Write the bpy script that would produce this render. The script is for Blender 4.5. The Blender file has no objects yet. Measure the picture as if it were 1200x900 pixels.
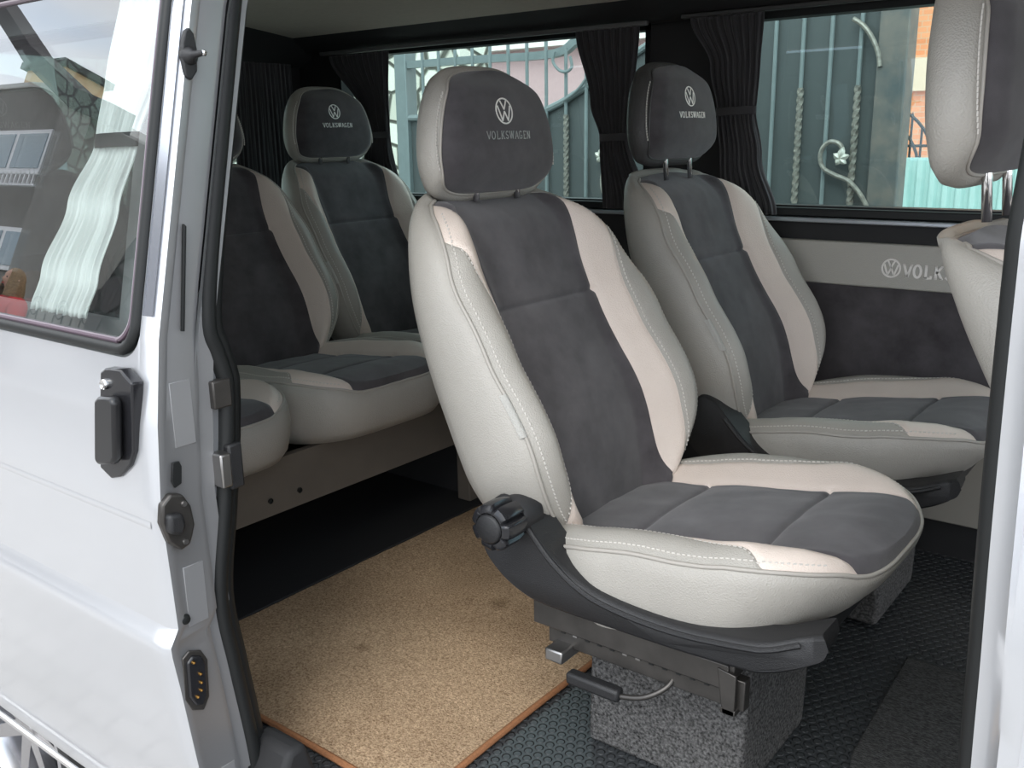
import bpy, bmesh, math, random
from mathutils import Vector, Matrix, noise
random.seed(7)
C = bpy.context.scene.collection
PI = math.pi

# ------------------------------------------------------------------ camera
def nrm(v):
    return Vector(v).normalized()
FPX = 1111.0
EX = nrm((1480, -265, FPX)); EY = Vector((889, 303, -FPX)); EY = (EY - EX*EX.dot(EY)).normalized(); EZ = EX.cross(EY)
CR = Vector((EX[0], EY[0], EZ[0])); CU = Vector((EX[1], EY[1], EZ[1])); CB = Vector((EX[2], EY[2], EZ[2]))
CO = Vector((0, 0, 1.1))
def at(px, py, x=None, y=None, z=None):
    """turn a measured image point into a place on a known plane of the van"""
    d = CR*(px-600) + CU*(450-py) - CB*FPX
    t = x/d[0] if x is not None else y/d[1] if y is not None else (z-CO[2])/d[2]
    return CO + d*t
cam = bpy.data.objects.new('camera', bpy.data.cameras.new('camera')); C.objects.link(cam)
cam.matrix_world = Matrix(((CR[0], CU[0], CB[0], 0), (CR[1], CU[1], CB[1], 0), (CR[2], CU[2], CB[2], 1.1), (0, 0, 0, 1)))
cam.data.sensor_width = 36; cam.data.lens = 36*FPX/1200; cam.data.clip_start = .02; cam.data.clip_end = 500
bpy.context.scene.camera = cam

# ------------------------------------------------------------------ materials
class NT:
    def __init__(s, name):
        s.m = bpy.data.materials.new(name); s.m.use_nodes = True
        s.t = s.m.node_tree; s.t.nodes.clear()
        s.out = s.n('ShaderNodeOutputMaterial')
    def n(s, typ, **kw):
        nd = s.t.nodes.new(typ)
        for k, v in kw.items():
            if k in nd.inputs: nd.inputs[k].default_value = v
            else: setattr(nd, k, v)
        return nd
    def l(s, a, b): s.t.links.new(a, b)
    def coord(s, scale=(1, 1, 1)):
        tc = s.n('ShaderNodeTexCoord'); mp = s.n('ShaderNodeMapping'); mp.inputs['Scale'].default_value = scale
        s.l(tc.outputs['Object'], mp.inputs['Vector']); return mp.outputs['Vector']
    def noise(s, vec, scale, detail=4, rough=.5):
        nd = s.n('ShaderNodeTexNoise'); nd.inputs['Scale'].default_value = scale; nd.inputs['Detail'].default_value = detail
        nd.inputs['Roughness'].default_value = rough; s.l(vec, nd.inputs['Vector']); return nd.outputs['Fac']
    def ramp(s, fac, stops):
        r = s.n('ShaderNodeValToRGB'); e = r.color_ramp.elements
        while len(e) < len(stops): e.new(.5)
        for el, (p, c) in zip(e, stops): el.position = p; el.color = (*c, 1)
        s.l(fac, r.inputs['Fac']); return r.outputs['Color']
    def math(s, op, a, b=None, c=None):
        nd = s.n('ShaderNodeMath', operation=op)
        for i, v in enumerate((a, b, c)):
            if v is None: continue
            if isinstance(v, (int, float)): nd.inputs[i].default_value = v
            else: s.l(v, nd.inputs[i])
        return nd.outputs[0]
def mat(name, col, rough=.5, metal=0, noise_amt=0, nscale=20, bump=0, bscale=200, col2=None, spec=.5, sheen=0, coat=0, bdist=.002, voro=False, stretch=(1, 1, 1)):
    t = NT(name); p = t.n('ShaderNodeBsdfPrincipled')
    p.inputs['Roughness'].default_value = rough; p.inputs['Metallic'].default_value = metal
    p.inputs['Specular IOR Level'].default_value = spec
    if sheen: p.inputs['Sheen Weight'].default_value = sheen; p.inputs['Sheen Roughness'].default_value = .6
    if coat: p.inputs['Coat Weight'].default_value = coat; p.inputs['Coat Roughness'].default_value = .08
    v = t.coord(stretch)
    if noise_amt or col2:
        c2 = col2 or tuple(min(1, x*(1+noise_amt)) for x in col)
        c1 = col if col2 else tuple(x*(1-noise_amt) for x in col)
        t.l(t.ramp(t.noise(v, nscale, 6, .6), [(.3, c1), (.7, c2)]), p.inputs['Base Color'])
    else: p.inputs['Base Color'].default_value = (*col, 1)
    if bump:
        b = t.n('ShaderNodeBump'); b.inputs['Strength'].default_value = bump; b.inputs['Distance'].default_value = bdist
        if voro:
            vo = t.n('ShaderNodeTexVoronoi'); vo.inputs['Scale'].default_value = bscale; t.l(v, vo.inputs['Vector']); t.l(vo.outputs['Distance'], b.inputs['Height'])
        else: t.l(t.noise(v, bscale, 4), b.inputs['Height'])
        t.l(b.outputs['Normal'], p.inputs['Normal'])
    t.l(p.outputs[0], t.out.inputs[0]); return t.m
M = {}
M['leather'] = mat('grey_leather', (.345, .326, .292), .42, bump=.35, bscale=420, voro=True, noise_amt=.04, nscale=8)
M['light'] = mat('light_leather', (.65, .56, .495), .42, bump=.3, bscale=420, voro=True, noise_amt=.03, nscale=8)
M['suede'] = mat('charcoal_suede', (.040, .036, .039), .95, col2=(.088, .081, .086), nscale=11, sheen=.22, bump=.25, bscale=900, spec=.15)
M['thread'] = mat('thread', (.56, .53, .49), .7)
M['label'] = mat('label_cloth', (.42, .41, .38), .8, bump=1, bscale=500)
M['dark_leather'] = mat('dark_grey_leather', (.055, .054, .054), .5, bump=.35, bscale=420, voro=True)
M['piping'] = mat('piping', (.36, .335, .30), .5)
M['plastic'] = mat('black_plastic', (.014, .014, .015), .42, bump=.5, bscale=700, spec=.5)
M['gloss_plastic'] = mat('glossy_black_plastic', (.015, .015, .017), .22)
M['grey_plastic'] = mat('dark_grey_plastic', (.012, .012, .013), .3)
M['rubber'] = mat('black_rubber', (.010, .011, .011), .5, spec=.35)
M['steel'] = mat('black_steel', (.075, .07, .065), .38, metal=.7, noise_amt=.2)
M['bare_steel'] = mat('bare_steel', (.35, .34, .33), .35, metal=1)
M['chrome'] = mat('chrome', (.8, .8, .8), .12, metal=1)
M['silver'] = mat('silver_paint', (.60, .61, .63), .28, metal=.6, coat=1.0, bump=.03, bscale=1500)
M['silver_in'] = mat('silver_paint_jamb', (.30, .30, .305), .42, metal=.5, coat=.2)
M['carpet'] = mat('beige_carpet', (.22, .135, .075), .97, col2=(.74, .54, .35), nscale=230, bump=1, bscale=300, bdist=.004, spec=.1)
def stain_carpet():
    m = M['carpet']; nt = m.node_tree; p = [n for n in nt.nodes if n.type == 'BSDF_PRINCIPLED'][0]; src = p.inputs['Base Color'].links[0].from_socket
    tc = nt.nodes.new('ShaderNodeTexCoord'); no = nt.nodes.new('ShaderNodeTexNoise'); no.inputs['Scale'].default_value = 2.6; no.inputs['Detail'].default_value = 3
    nt.links.new(tc.outputs['Object'], no.inputs['Vector']); r = nt.nodes.new('ShaderNodeValToRGB'); r.color_ramp.elements[0].position = .30; r.color_ramp.elements[0].color = (.72, .70, .68, 1); r.color_ramp.elements[1].position = .58; r.color_ramp.elements[1].color = (1, 1, 1, 1)
    nt.links.new(no.outputs['Fac'], r.inputs[0]); mx = nt.nodes.new('ShaderNodeMix'); mx.data_type = 'RGBA'; mx.blend_type = 'MULTIPLY'; mx.inputs[0].default_value = 1
    nt.links.new(src, mx.inputs[6]); nt.links.new(r.outputs[0], mx.inputs[7]); last = mx.outputs[2]
    for (x, y, rad) in ((.06, .12, .022), (-.06, -.22, .014)):
        sb = nt.nodes.new('ShaderNodeVectorMath'); sb.operation = 'DISTANCE'; sb.inputs[1].default_value = (x, y, .01); nt.links.new(tc.outputs['Object'], sb.inputs[0])
        rr = nt.nodes.new('ShaderNodeValToRGB'); rr.color_ramp.elements[0].position = rad*.4; rr.color_ramp.elements[0].color = (.62, .6, .57, 1); rr.color_ramp.elements[1].position = rad*1.5; rr.color_ramp.elements[1].color = (1, 1, 1, 1)
        nt.links.new(sb.outputs['Value'], rr.inputs[0]); m2 = nt.nodes.new('ShaderNodeMix'); m2.data_type = 'RGBA'; m2.blend_type = 'MULTIPLY'; m2.inputs[0].default_value = 1
        nt.links.new(last, m2.inputs[6]); nt.links.new(rr.outputs[0], m2.inputs[7]); last = m2.outputs[2]
    nt.links.new(last, p.inputs['Base Color'])
stain_carpet()
M['binding'] = mat('orange_binding', (.30, .13, .055), .8, noise_amt=.2, nscale=200, bump=.5, bscale=400)
M['speckle'] = mat('grey_speckled_carpet', (.012, .012, .012), .97, col2=(.19, .185, .18), nscale=190, bump=1, bscale=260, bdist=.004, spec=.1)
M['ribbed'] = mat('ribbed_carpet', (.020, .020, .020), .97, col2=(.11, .11, .108), nscale=140, bump=1, bscale=150, bdist=.004, spec=.1, stretch=(1, 2.5, 1))
M['headliner'] = mat('headliner', (.52, .47, .41), .95, noise_amt=.05, nscale=60)
M['trim'] = mat('dark_trim', (.018, .018, .019), .75, bump=.2, bscale=300)
M['curtain'] = mat('black_curtain', (.030, .028, .031), .85, sheen=.3, noise_amt=.1)
M['board'] = mat('beige_board', (.115, .098, .080), .7, noise_amt=.12, nscale=6)
M['letters'] = mat('silver_letters', (.82, .79, .75), .4, metal=.15)
M['letters_dark'] = mat('embossed_letters', (.30, .28, .27), .35, metal=.6)
M['gate'] = mat('gate_paint', (.078, .088, .092), .5, noise_amt=.06, nscale=3)
M['gate_bar'] = mat('gate_bar_paint', (.19, .225, .235), .4, noise_amt=.08)
M['twist'] = mat('twisted_bar_paint', (.27, .25, .225), .35, metal=.3, noise_amt=.4, nscale=60)
M['post'] = mat('weathered_post', (.07, .09, .10), .5, col2=(.20, .17, .15), nscale=9)
M['pink'] = mat('pink_stucco', (.62, .42, .44), .9, noise_amt=.04)
M['stucco'] = mat('grey_stucco', (.25, .24, .22), .95, noise_amt=.1, nscale=2)
M['yellow'] = mat('yellow_stucco', (.70, .50, .28), .9, noise_amt=.05)
M['roof'] = mat('dark_roof', (.05, .045, .045), .8, noise_amt=.2)
M['white'] = mat('white_paint', (.8, .8, .8), .5)
M['iron'] = mat('dark_iron', (.03, .028, .026), .5)
M['tin'] = mat('pale_blue_tin', (.42, .62, .60), .5, noise_amt=.03)
M['skin'] = mat('skin', (.55, .33, .24), .6)
M['red'] = mat('red_jacket', (.55, .02, .025), .7)
M['hair'] = mat('blond_hair', (.25, .16, .08), .7, noise_amt=.3, nscale=50)
M['denim'] = mat('dark_trousers', (.03, .035, .05), .8)
M['amber'] = mat('brass', (.5, .28, .08), .3, metal=1)
M['tyre'] = mat('tyre', (.02, .02, .02), .8)
M['alloy'] = mat('alloy', (.6, .6, .62), .25, metal=1)
M['leafgreen'] = mat('bush_leaves', (.03, .09, .02), .8, noise_amt=.4, nscale=8)

def glass_mat(name, tint, ior=1.5, boost=1.0):
    t = NT(name); tr = t.n('ShaderNodeBsdfTransparent'); tr.inputs[0].default_value = (*tint, 1)
    gl = t.n('ShaderNodeBsdfGlossy'); gl.inputs['Roughness'].default_value = .0
    fr = t.n('ShaderNodeFresnel'); ge = t.n('ShaderNodeNewGeometry')
    t.l(t.math('ADD', ior, t.math('MULTIPLY', ge.outputs['Backfacing'], 1/ior-ior)), fr.inputs['IOR'])
    mx = t.n('ShaderNodeMixShader'); t.l(t.math('MINIMUM', t.math('MULTIPLY', fr.outputs[0], boost), 1.0), mx.inputs[0])
    t.l(tr.outputs[0], mx.inputs[1]); t.l(gl.outputs[0], mx.inputs[2]); t.l(mx.outputs[0], t.out.inputs[0]); return t.m
M['glass'] = glass_mat('green_tinted_glass', (.80, .90, .87))
M['door_glass'] = glass_mat('door_glass', (.86, .92, .90), 1.75, 2.0)
M['darkened_glass'] = glass_mat('darkened_glass', (.12, .14, .14))  # heavy tint added so the cabin seen through the door window stays dark

def white_curtain_mat():
    t = NT('white_curtain'); d = t.n('ShaderNodeBsdfDiffuse'); d.inputs[0].default_value = (.95, .96, .95, 1)
    tl = t.n('ShaderNodeBsdfTranslucent'); tl.inputs[0].default_value = (.93, .95, .94, 1)
    mx = t.n('ShaderNodeMixShader'); mx.inputs[0].default_value = .35
    t.l(d.outputs[0], mx.inputs[1]); t.l(tl.outputs[0], mx.inputs[2]); t.l(mx.outputs[0], t.out.inputs[0]); return t.m
M['white_curtain'] = white_curtain_mat()

def coin_mat():
    """black rubber mat with raised round coins on a hexagonal grid"""
    t = NT('coin_rubber'); p = t.n('ShaderNodeBsdfPrincipled'); p.inputs['Roughness'].default_value = .30
    p.inputs['Base Color'].default_value = (.046, .050, .053, 1)
    tc = t.n('ShaderNodeTexCoord'); sp = t.n('ShaderNodeSeparateXYZ'); t.l(tc.outputs['Object'], sp.inputs[0])
    px, py = .022, .022*math.sqrt(3)
    def cell(ox, oy):
        dx = t.math('MULTIPLY', t.math('SUBTRACT', t.math('FRACT', t.math('ADD', t.math('DIVIDE', sp.outputs[0], px), 50+ox)), .5), px)
        dy = t.math('MULTIPLY', t.math('SUBTRACT', t.math('FRACT', t.math('ADD', t.math('DIVIDE', sp.outputs[1], py), 50+oy)), .5), py)
        return t.math('SQRT', t.math('ADD', t.math('MULTIPLY', dx, dx), t.math('MULTIPLY', dy, dy)))
    d = t.math('MINIMUM', cell(0, 0), cell(.5, .5))
    mr = t.n('ShaderNodeMapRange', interpolation_type='SMOOTHSTEP'); t.l(d, mr.inputs[0])
    mr.inputs[1].default_value = .0065; mr.inputs[2].default_value = .0088; mr.inputs[3].default_value = 1; mr.inputs[4].default_value = 0
    b = t.n('ShaderNodeBump'); b.inputs['Strength'].default_value = 1; b.inputs['Distance'].default_value = .0045
    t.l(mr.outputs[0], b.inputs['Height']); t.l(b.outputs['Normal'], p.inputs['Normal']); t.l(p.outputs[0], t.out.inputs[0]); return t.m
M['coin'] = coin_mat()

def stone_mat(name, c1, c2, joint, scale):
    t = NT(name); p = t.n('ShaderNodeBsdfPrincipled'); p.inputs['Roughness'].default_value = .9
    v = t.coord((1, 1, 1.4)); vo = t.n('ShaderNodeTexVoronoi'); vo.feature = 'DISTANCE_TO_EDGE'; vo.inputs['Scale'].default_value = scale; t.l(v, vo.inputs['Vector'])
    vc = t.n('ShaderNodeTexVoronoi'); vc.inputs['Scale'].default_value = scale; t.l(v, vc.inputs['Vector'])
    sep = t.n('ShaderNodeSeparateColor'); t.l(vc.outputs['Color'], sep.inputs[0])
    base = t.ramp(sep.outputs[0], [(0, c1), (1, c2)])
    msk = t.ramp(vo.outputs['Distance'], [(.03, (0, 0, 0)), (.09, (1, 1, 1))])
    mx = t.n('ShaderNodeMix', data_type='RGBA'); t.l(msk, mx.inputs[0]); mx.inputs[6].default_value = (*joint, 1); t.l(base, mx.inputs[7])
    t.l(mx.outputs[2], p.inputs['Base Color']); b = t.n('ShaderNodeBump'); b.inputs['Strength'].default_value = .8; b.inputs['Distance'].default_value = .03
    t.l(msk, b.inputs['Height']); t.l(b.outputs['Normal'], p.inputs['Normal']); t.l(p.outputs[0], t.out.inputs[0]); return t.m
M['stone'] = stone_mat('pale_rubble_stone', (.55, .53, .46), (.85, .84, .76), (.10, .10, .085), 4.5)
M['dark_stone'] = stone_mat('dark_rubble_stone', (.06, .055, .055), (.12, .11, .11), (.03, .03, .03), 2.2)

def brick_mat(name, c1, c2, mortar, scale, ms=.015, w=.5, h=.25):
    t = NT(name); p = t.n('ShaderNodeBsdfPrincipled'); p.inputs['Roughness'].default_value = .85
    tc = t.n('ShaderNodeTexCoord'); b = t.n('ShaderNodeTexBrick'); b.inputs['Scale'].default_value = scale
    b.inputs['Color1'].default_value = (*c1, 1); b.inputs['Color2'].default_value = (*c2, 1); b.inputs['Mortar'].default_value = (*mortar, 1)
    b.inputs['Mortar Size'].default_value = ms; b.inputs['Brick Width'].default_value = w; b.inputs['Row Height'].default_value = h
    return t, p, tc, b
def wall_brick(name, *a, **k):
    t, p, tc, b = brick_mat(name, *a, **k); mp = t.n('ShaderNodeMapping'); mp.inputs['Rotation'].default_value = (PI/2, 0, 0)
    t.l(tc.outputs['Object'], mp.inputs[0]); t.l(mp.outputs[0], b.inputs[0]); t.l(b.outputs[0], p.inputs['Base Color']); t.l(p.outputs[0], t.out.inputs[0]); return t.m
def floor_brick(name, *a, **k):
    t, p, tc, b = brick_mat(name, *a, **k); t.l(tc.outputs['Object'], b.inputs[0]); t.l(b.outputs[0], p.inputs['Base Color']); t.l(p.outputs[0], t.out.inputs[0]); return t.m
M['orange'] = wall_brick('orange_brick', (.85, .33, .16), (.95, .42, .22), (.75, .5, .35), 4, ms=.02)
M['paver'] = floor_brick('grey_pavers', (.30, .285, .265), (.36, .34, .32), (.16, .15, .14), 3.2, ms=.02, w=.6, h=.3)

def pane_dark():
    return mat('house_window_pane', (.25, .32, .36), .08)
M['pane'] = pane_dark()

# ------------------------------------------------------------------ object helpers
OFF = {}
def tag(o, label=None, cat=None, group=None, kind=None):
    if label: o['label'] = label
    if cat: o['category'] = cat
    if group: o['group'] = group
    if kind: o['kind'] = kind
    return o
def thing(name, loc, label, cat, group=None, kind=None, rotz=0):
    o = bpy.data.objects.new(name, None); C.objects.link(o); o.location = loc; o.rotation_euler = (0, 0, rotz); o.empty_display_size = .05
    OFF[o.name] = Vector(loc); return tag(o, label, cat, group, kind)
def obj(name, verts, faces, m, parent=None, smooth=True, fix=True):
    """one mesh object; vertices in world space, moved into the parent's space"""
    off = OFF[parent.name] if parent else Vector((0, 0, 0))
    me = bpy.data.meshes.new(name); me.from_pydata([Vector(v)-off for v in verts], [], faces)
    bm = bmesh.new(); bm.from_mesh(me)
    if fix:
        bmesh.ops.remove_doubles(bm, verts=bm.verts, dist=1e-5)
        bmesh.ops.dissolve_degenerate(bm, edges=bm.edges, dist=1e-6)
        bmesh.ops.recalc_face_normals(bm, faces=bm.faces)
    for f in bm.faces: f.smooth = bool(smooth)
    bm.to_mesh(me); bm.free()
    me.materials.append(M[m] if isinstance(m, str) else m)
    o = bpy.data.objects.new(name, me); C.objects.link(o)
    if parent: o.parent = parent
    OFF[o.name] = off
    if smooth == 'auto': autosmooth(o)
    return o
def autosmooth(o, ang=40):
    me = o.data; bm = bmesh.new(); bm.from_mesh(me)
    for e in bm.edges:
        if len(e.link_faces) == 2 and e.calc_face_angle(0) > math.radians(ang): e.smooth = False
    for f in bm.faces: f.smooth = True
    bm.to_mesh(me); bm.free()
def bevel(o, w, seg=2):
    b = o.modifiers.new('bevel', 'BEVEL'); b.width = w; b.segments = seg; b.limit_method = 'ANGLE'; b.angle_limit = math.radians(35)
    b.harden_normals = False
    return o
class G:
    def __init__(s): s.v = []; s.f = []
    def add(s, vs, fs):
        o = len(s.v); s.v += [Vector(v) for v in vs]; s.f += [tuple(i+o for i in f) for f in fs]; return s
    def box(s, x0, x1, y0, y1, z0, z1):
        return s.add([(x, y, z) for x in (x0, x1) for y in (y0, y1) for z in (z0, z1)],
                     [(0, 1, 3, 2), (4, 6, 7, 5), (0, 4, 5, 1), (2, 3, 7, 6), (0, 2, 6, 4), (1, 5, 7, 3)])
    def prism(s, pts, d):
        n = len(pts); d = Vector(d); a = [Vector(p) for p in pts]
        return s.add(a+[p+d for p in a], [tuple(range(n))[::-1], tuple(range(n, 2*n))]+[(i, (i+1) % n, n+(i+1) % n, n+i) for i in range(n)])
    def grid(s, rows, closed_u=False, closed_v=False):
        nr, nc = len(rows), len(rows[0]); fs = []
        for i in range(nr if closed_u else nr-1):
            for j in range(nc if closed_v else nc-1):
                i2, j2 = (i+1) % nr, (j+1) % nc
                fs.append((i*nc+j, i*nc+j2, i2*nc+j2, i2*nc+j))
        return s.add([p for r in rows for p in r], fs)
    def tube(s, pts, r, n=8, closed=False, twist=0, cap=True):
        pts = [Vector(p) for p in pts]; N = len(pts); up = None; rows = []
        for i, p in enumerate(pts):
            a = pts[(i-1) % N] if (closed or i) else p; b = pts[(i+1) % N] if (closed or i < N-1) else p
            t = (b-a).normalized() if (b-a).length > 1e-9 else Vector((0, 0, 1))
            if up is None: up = t.orthogonal().normalized()
            up = (up-t*up.dot(t)); up = up.normalized() if up.length > 1e-6 else t.orthogonal().normalized()
            sd = t.cross(up); rr = r[i] if isinstance(r, (list, tuple)) else r
            rows.append([p+(up*math.cos(2*PI*k/n+twist*i)+sd*math.sin(2*PI*k/n+twist*i))*rr for k in range(n)])
        o = len(s.v); s.grid(rows, closed_u=closed, closed_v=True)
        if not closed and cap:
            s.f.append(tuple(o+k for k in range(n))); s.f.append(tuple(o+(N-1)*n+k for k in range(n))[::-1])
        return s
    def lathe(s, prof, c, axis, n=24):
        """prof: list of (radius, distance along axis)"""
        ax = Vector(axis).normalized(); u = ax.orthogonal().normalized(); w = ax.cross(u); c = Vector(c)
        rows = [[c+ax*h+(u*math.cos(2*PI*k/n)+w*math.sin(2*PI*k/n))*max(r, 1e-5) for k in range(n)] for r, h in prof]
        return s.grid(rows, closed_v=True)
    def o(s, name, m, parent=None, smooth='auto'):
        return obj(name, s.v, s.f, m, parent, smooth)
def smooth_path(pts, n=6):
    pts = [Vector(p) for p in pts]; out = []
    for i in range(len(pts)-1):
        p0 = pts[max(i-1, 0)]; p1 = pts[i]; p2 = pts[i+1]; p3 = pts[min(i+2, len(pts)-1)]
        for k in range(n):
            t = k/n
            out.append(.5*((2*p1)+(p2-p0)*t+(2*p0-5*p1+4*p2-p3)*t*t+(3*p1-p0-3*p2+p3)*t**3))
    out.append(pts[-1]); return out
def copy_tree(o, parent=None):
    c = o.copy(); C.objects.link(c); c.parent = parent
    for ch in list(o.children): copy_tree(ch, c)
    return c
def lerp(tab, x):
    if x <= tab[0][0]: return tab[0][1]
    for (a, b), (c, d) in zip(tab, tab[1:]):
        if x <= c: return b+(d-b)*(x-a)/(c-a)
    return tab[-1][1]
def lerps(tab, x):
    if x <= tab[0][0]: return tab[0][1]
    for (a, b), (c, d) in zip(tab, tab[1:]):
        if x <= c:
            t = (x-a)/(c-a); t = t*t*(3-2*t); return b+(d-b)*t
    return tab[-1][1]
def sst(a, b, x):
    t = min(1, max(0, (x-a)/(b-a))); return t*t*(3-2*t)

# ------------------------------------------------------------------ lettering
GL = {'V': [[(0, 1), (.45, 0)], [(.45, 0), (.9, 1)]], 'O': 'O', 'L': [[(.15, 1), (.15, 0)], [(.15, 0), (.75, 0), (.75, .2)]],
      'K': [[(.15, 0), (.15, 1)], [(.8, 1), (.2, .42)], [(.38, .58), (.85, 0)]], 'S': 'S',
      'W': [[(0, 1), (.3, 0)], [(.3, 0), (.6, 1)], [(.6, 1), (.9, 0)], [(.9, 0), (1.2, 1)]],
      'A': [[(0, 0), (.42, 1)], [(.42, 1), (.86, 0)], [(.18, .34), (.68, .34)]], 'G': 'G',
      'E': [[(.15, 0), (.15, 1)], [(.15, 1), (.75, 1), (.75, .85)], [(.15, .5), (.55, .5)], [(.15, 0), (.78, 0), (.78, .17)]],
      'N': [[(.12, 0), (.12, 1)], [(.12, 1), (.82, 0)], [(.82, 0), (.82, 1)]]}
SER = {'V': [(0, 1), (.9, 1)], 'L': [(.15, 1), (.15, 0)], 'K': [(.15, 0), (.15, 1), (.8, 1), (.85, 0)], 'W': [(0, 1), (.6, 1), (1.2, 1)],
       'A': [(0, 0), (.86, 0)], 'N': [(.12, 1), (.12, 0), (.82, 1)], 'E': [(.15, 0), (.15, 1)]}
ADV = {'W': 1.4, 'O': 1.1, 'G': 1.1}
def glyph(ch):
    g = GL[ch]
    if g == 'O': g = [[(.45+.42*math.cos(a), .5+.5*math.sin(a)) for a in [2*PI*k/24 for k in range(25)]]]
    elif g == 'G': g = [[(.47+.42*math.cos(a), .5+.5*math.sin(a)) for a in [PI*.25+1.55*PI*k/20 for k in range(21)]], [(.85, .1), (.85, .42), (.55, .42)]]
    elif g == 'S': g = [smooth2([(.75, .82), (.5, 1), (.18, .85), (.2, .6), (.62, .42), (.78, .2), (.5, 0), (.12, .18)])]
    g = list(g)
    for (x, y) in SER.get(ch, []): g.append([(x-.14, y), (x+.14, y)])
    return g
def smooth2(p):
    return [(v[0], v[1]) for v in smooth_path([(a, b, 0) for a, b in p], 5)]
def ribbon(g, pts, w, fn, th=.0010):
    """flat raised stroke laid on a surface fn(u,v,lift)"""
    P = []
    for a, b in zip(pts, pts[1:]):
        n = max(1, int(math.hypot(b[0]-a[0], b[1]-a[1])/.006)); P += [(a[0]+(b[0]-a[0])*k/n, a[1]+(b[1]-a[1])*k/n) for k in range(n)]
    P.append(pts[-1]); rows = []
    for i, p in enumerate(P):
        a = P[max(i-1, 0)]; b = P[min(i+1, len(P)-1)]; dx, dy = b[0]-a[0], b[1]-a[1]; L = math.hypot(dx, dy) or 1; nx, ny = -dy/L*w/2, dx/L*w/2
        rows.append([fn(p[0]-nx, p[1]-ny, -.001), fn(p[0]-nx, p[1]-ny, th), fn(p[0]+nx, p[1]+ny, th), fn(p[0]+nx, p[1]+ny, -.001)])
    o = len(g.v); g.grid(rows); g.f.append((o, o+1, o+2, o+3)); k = o+(len(rows)-1)*4; g.f.append((k+3, k+2, k+1, k))
def text_geo(txt, h, w, fn, cx=0, cy=0, left=None, track=.22, xs=1.0):
    adv = [ADV.get(c, .95)+track for c in txt]; tot = (sum(adv)-track)*h*xs; x = (cx-tot/2) if left is None else left
    g = G()
    for c, a in zip(txt, adv):
        for s in glyph(c):
            horiz = len(s) == 2 and abs(s[0][1]-s[1][1]) < .01
            ribbon(g, [(x+px*h*xs, cy+(py-.5)*h) for px, py in s], w*(.6 if horiz else 1), fn)
        x += a*h*xs
    return g
def emblem_geo(r, w, fn, cx, cy):
    g = G(); ribbon(g, [(cx+r*math.cos(2*PI*k/40), cy+r*math.sin(2*PI*k/40)) for k in range(41)], w, fn)
    for s in ([(-.38, .82), (0, .12), (.38, .82)], [(-.78, .42), (-.36, -.78), (0, -.02), (.36, -.78), (.78, .42)]):
        for a, b in zip(s, s[1:]): ribbon(g, [(cx+a[0]*r, cy+a[1]*r), (cx+b[0]*r, cy+b[1]*r)], w, fn)
    return g

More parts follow.
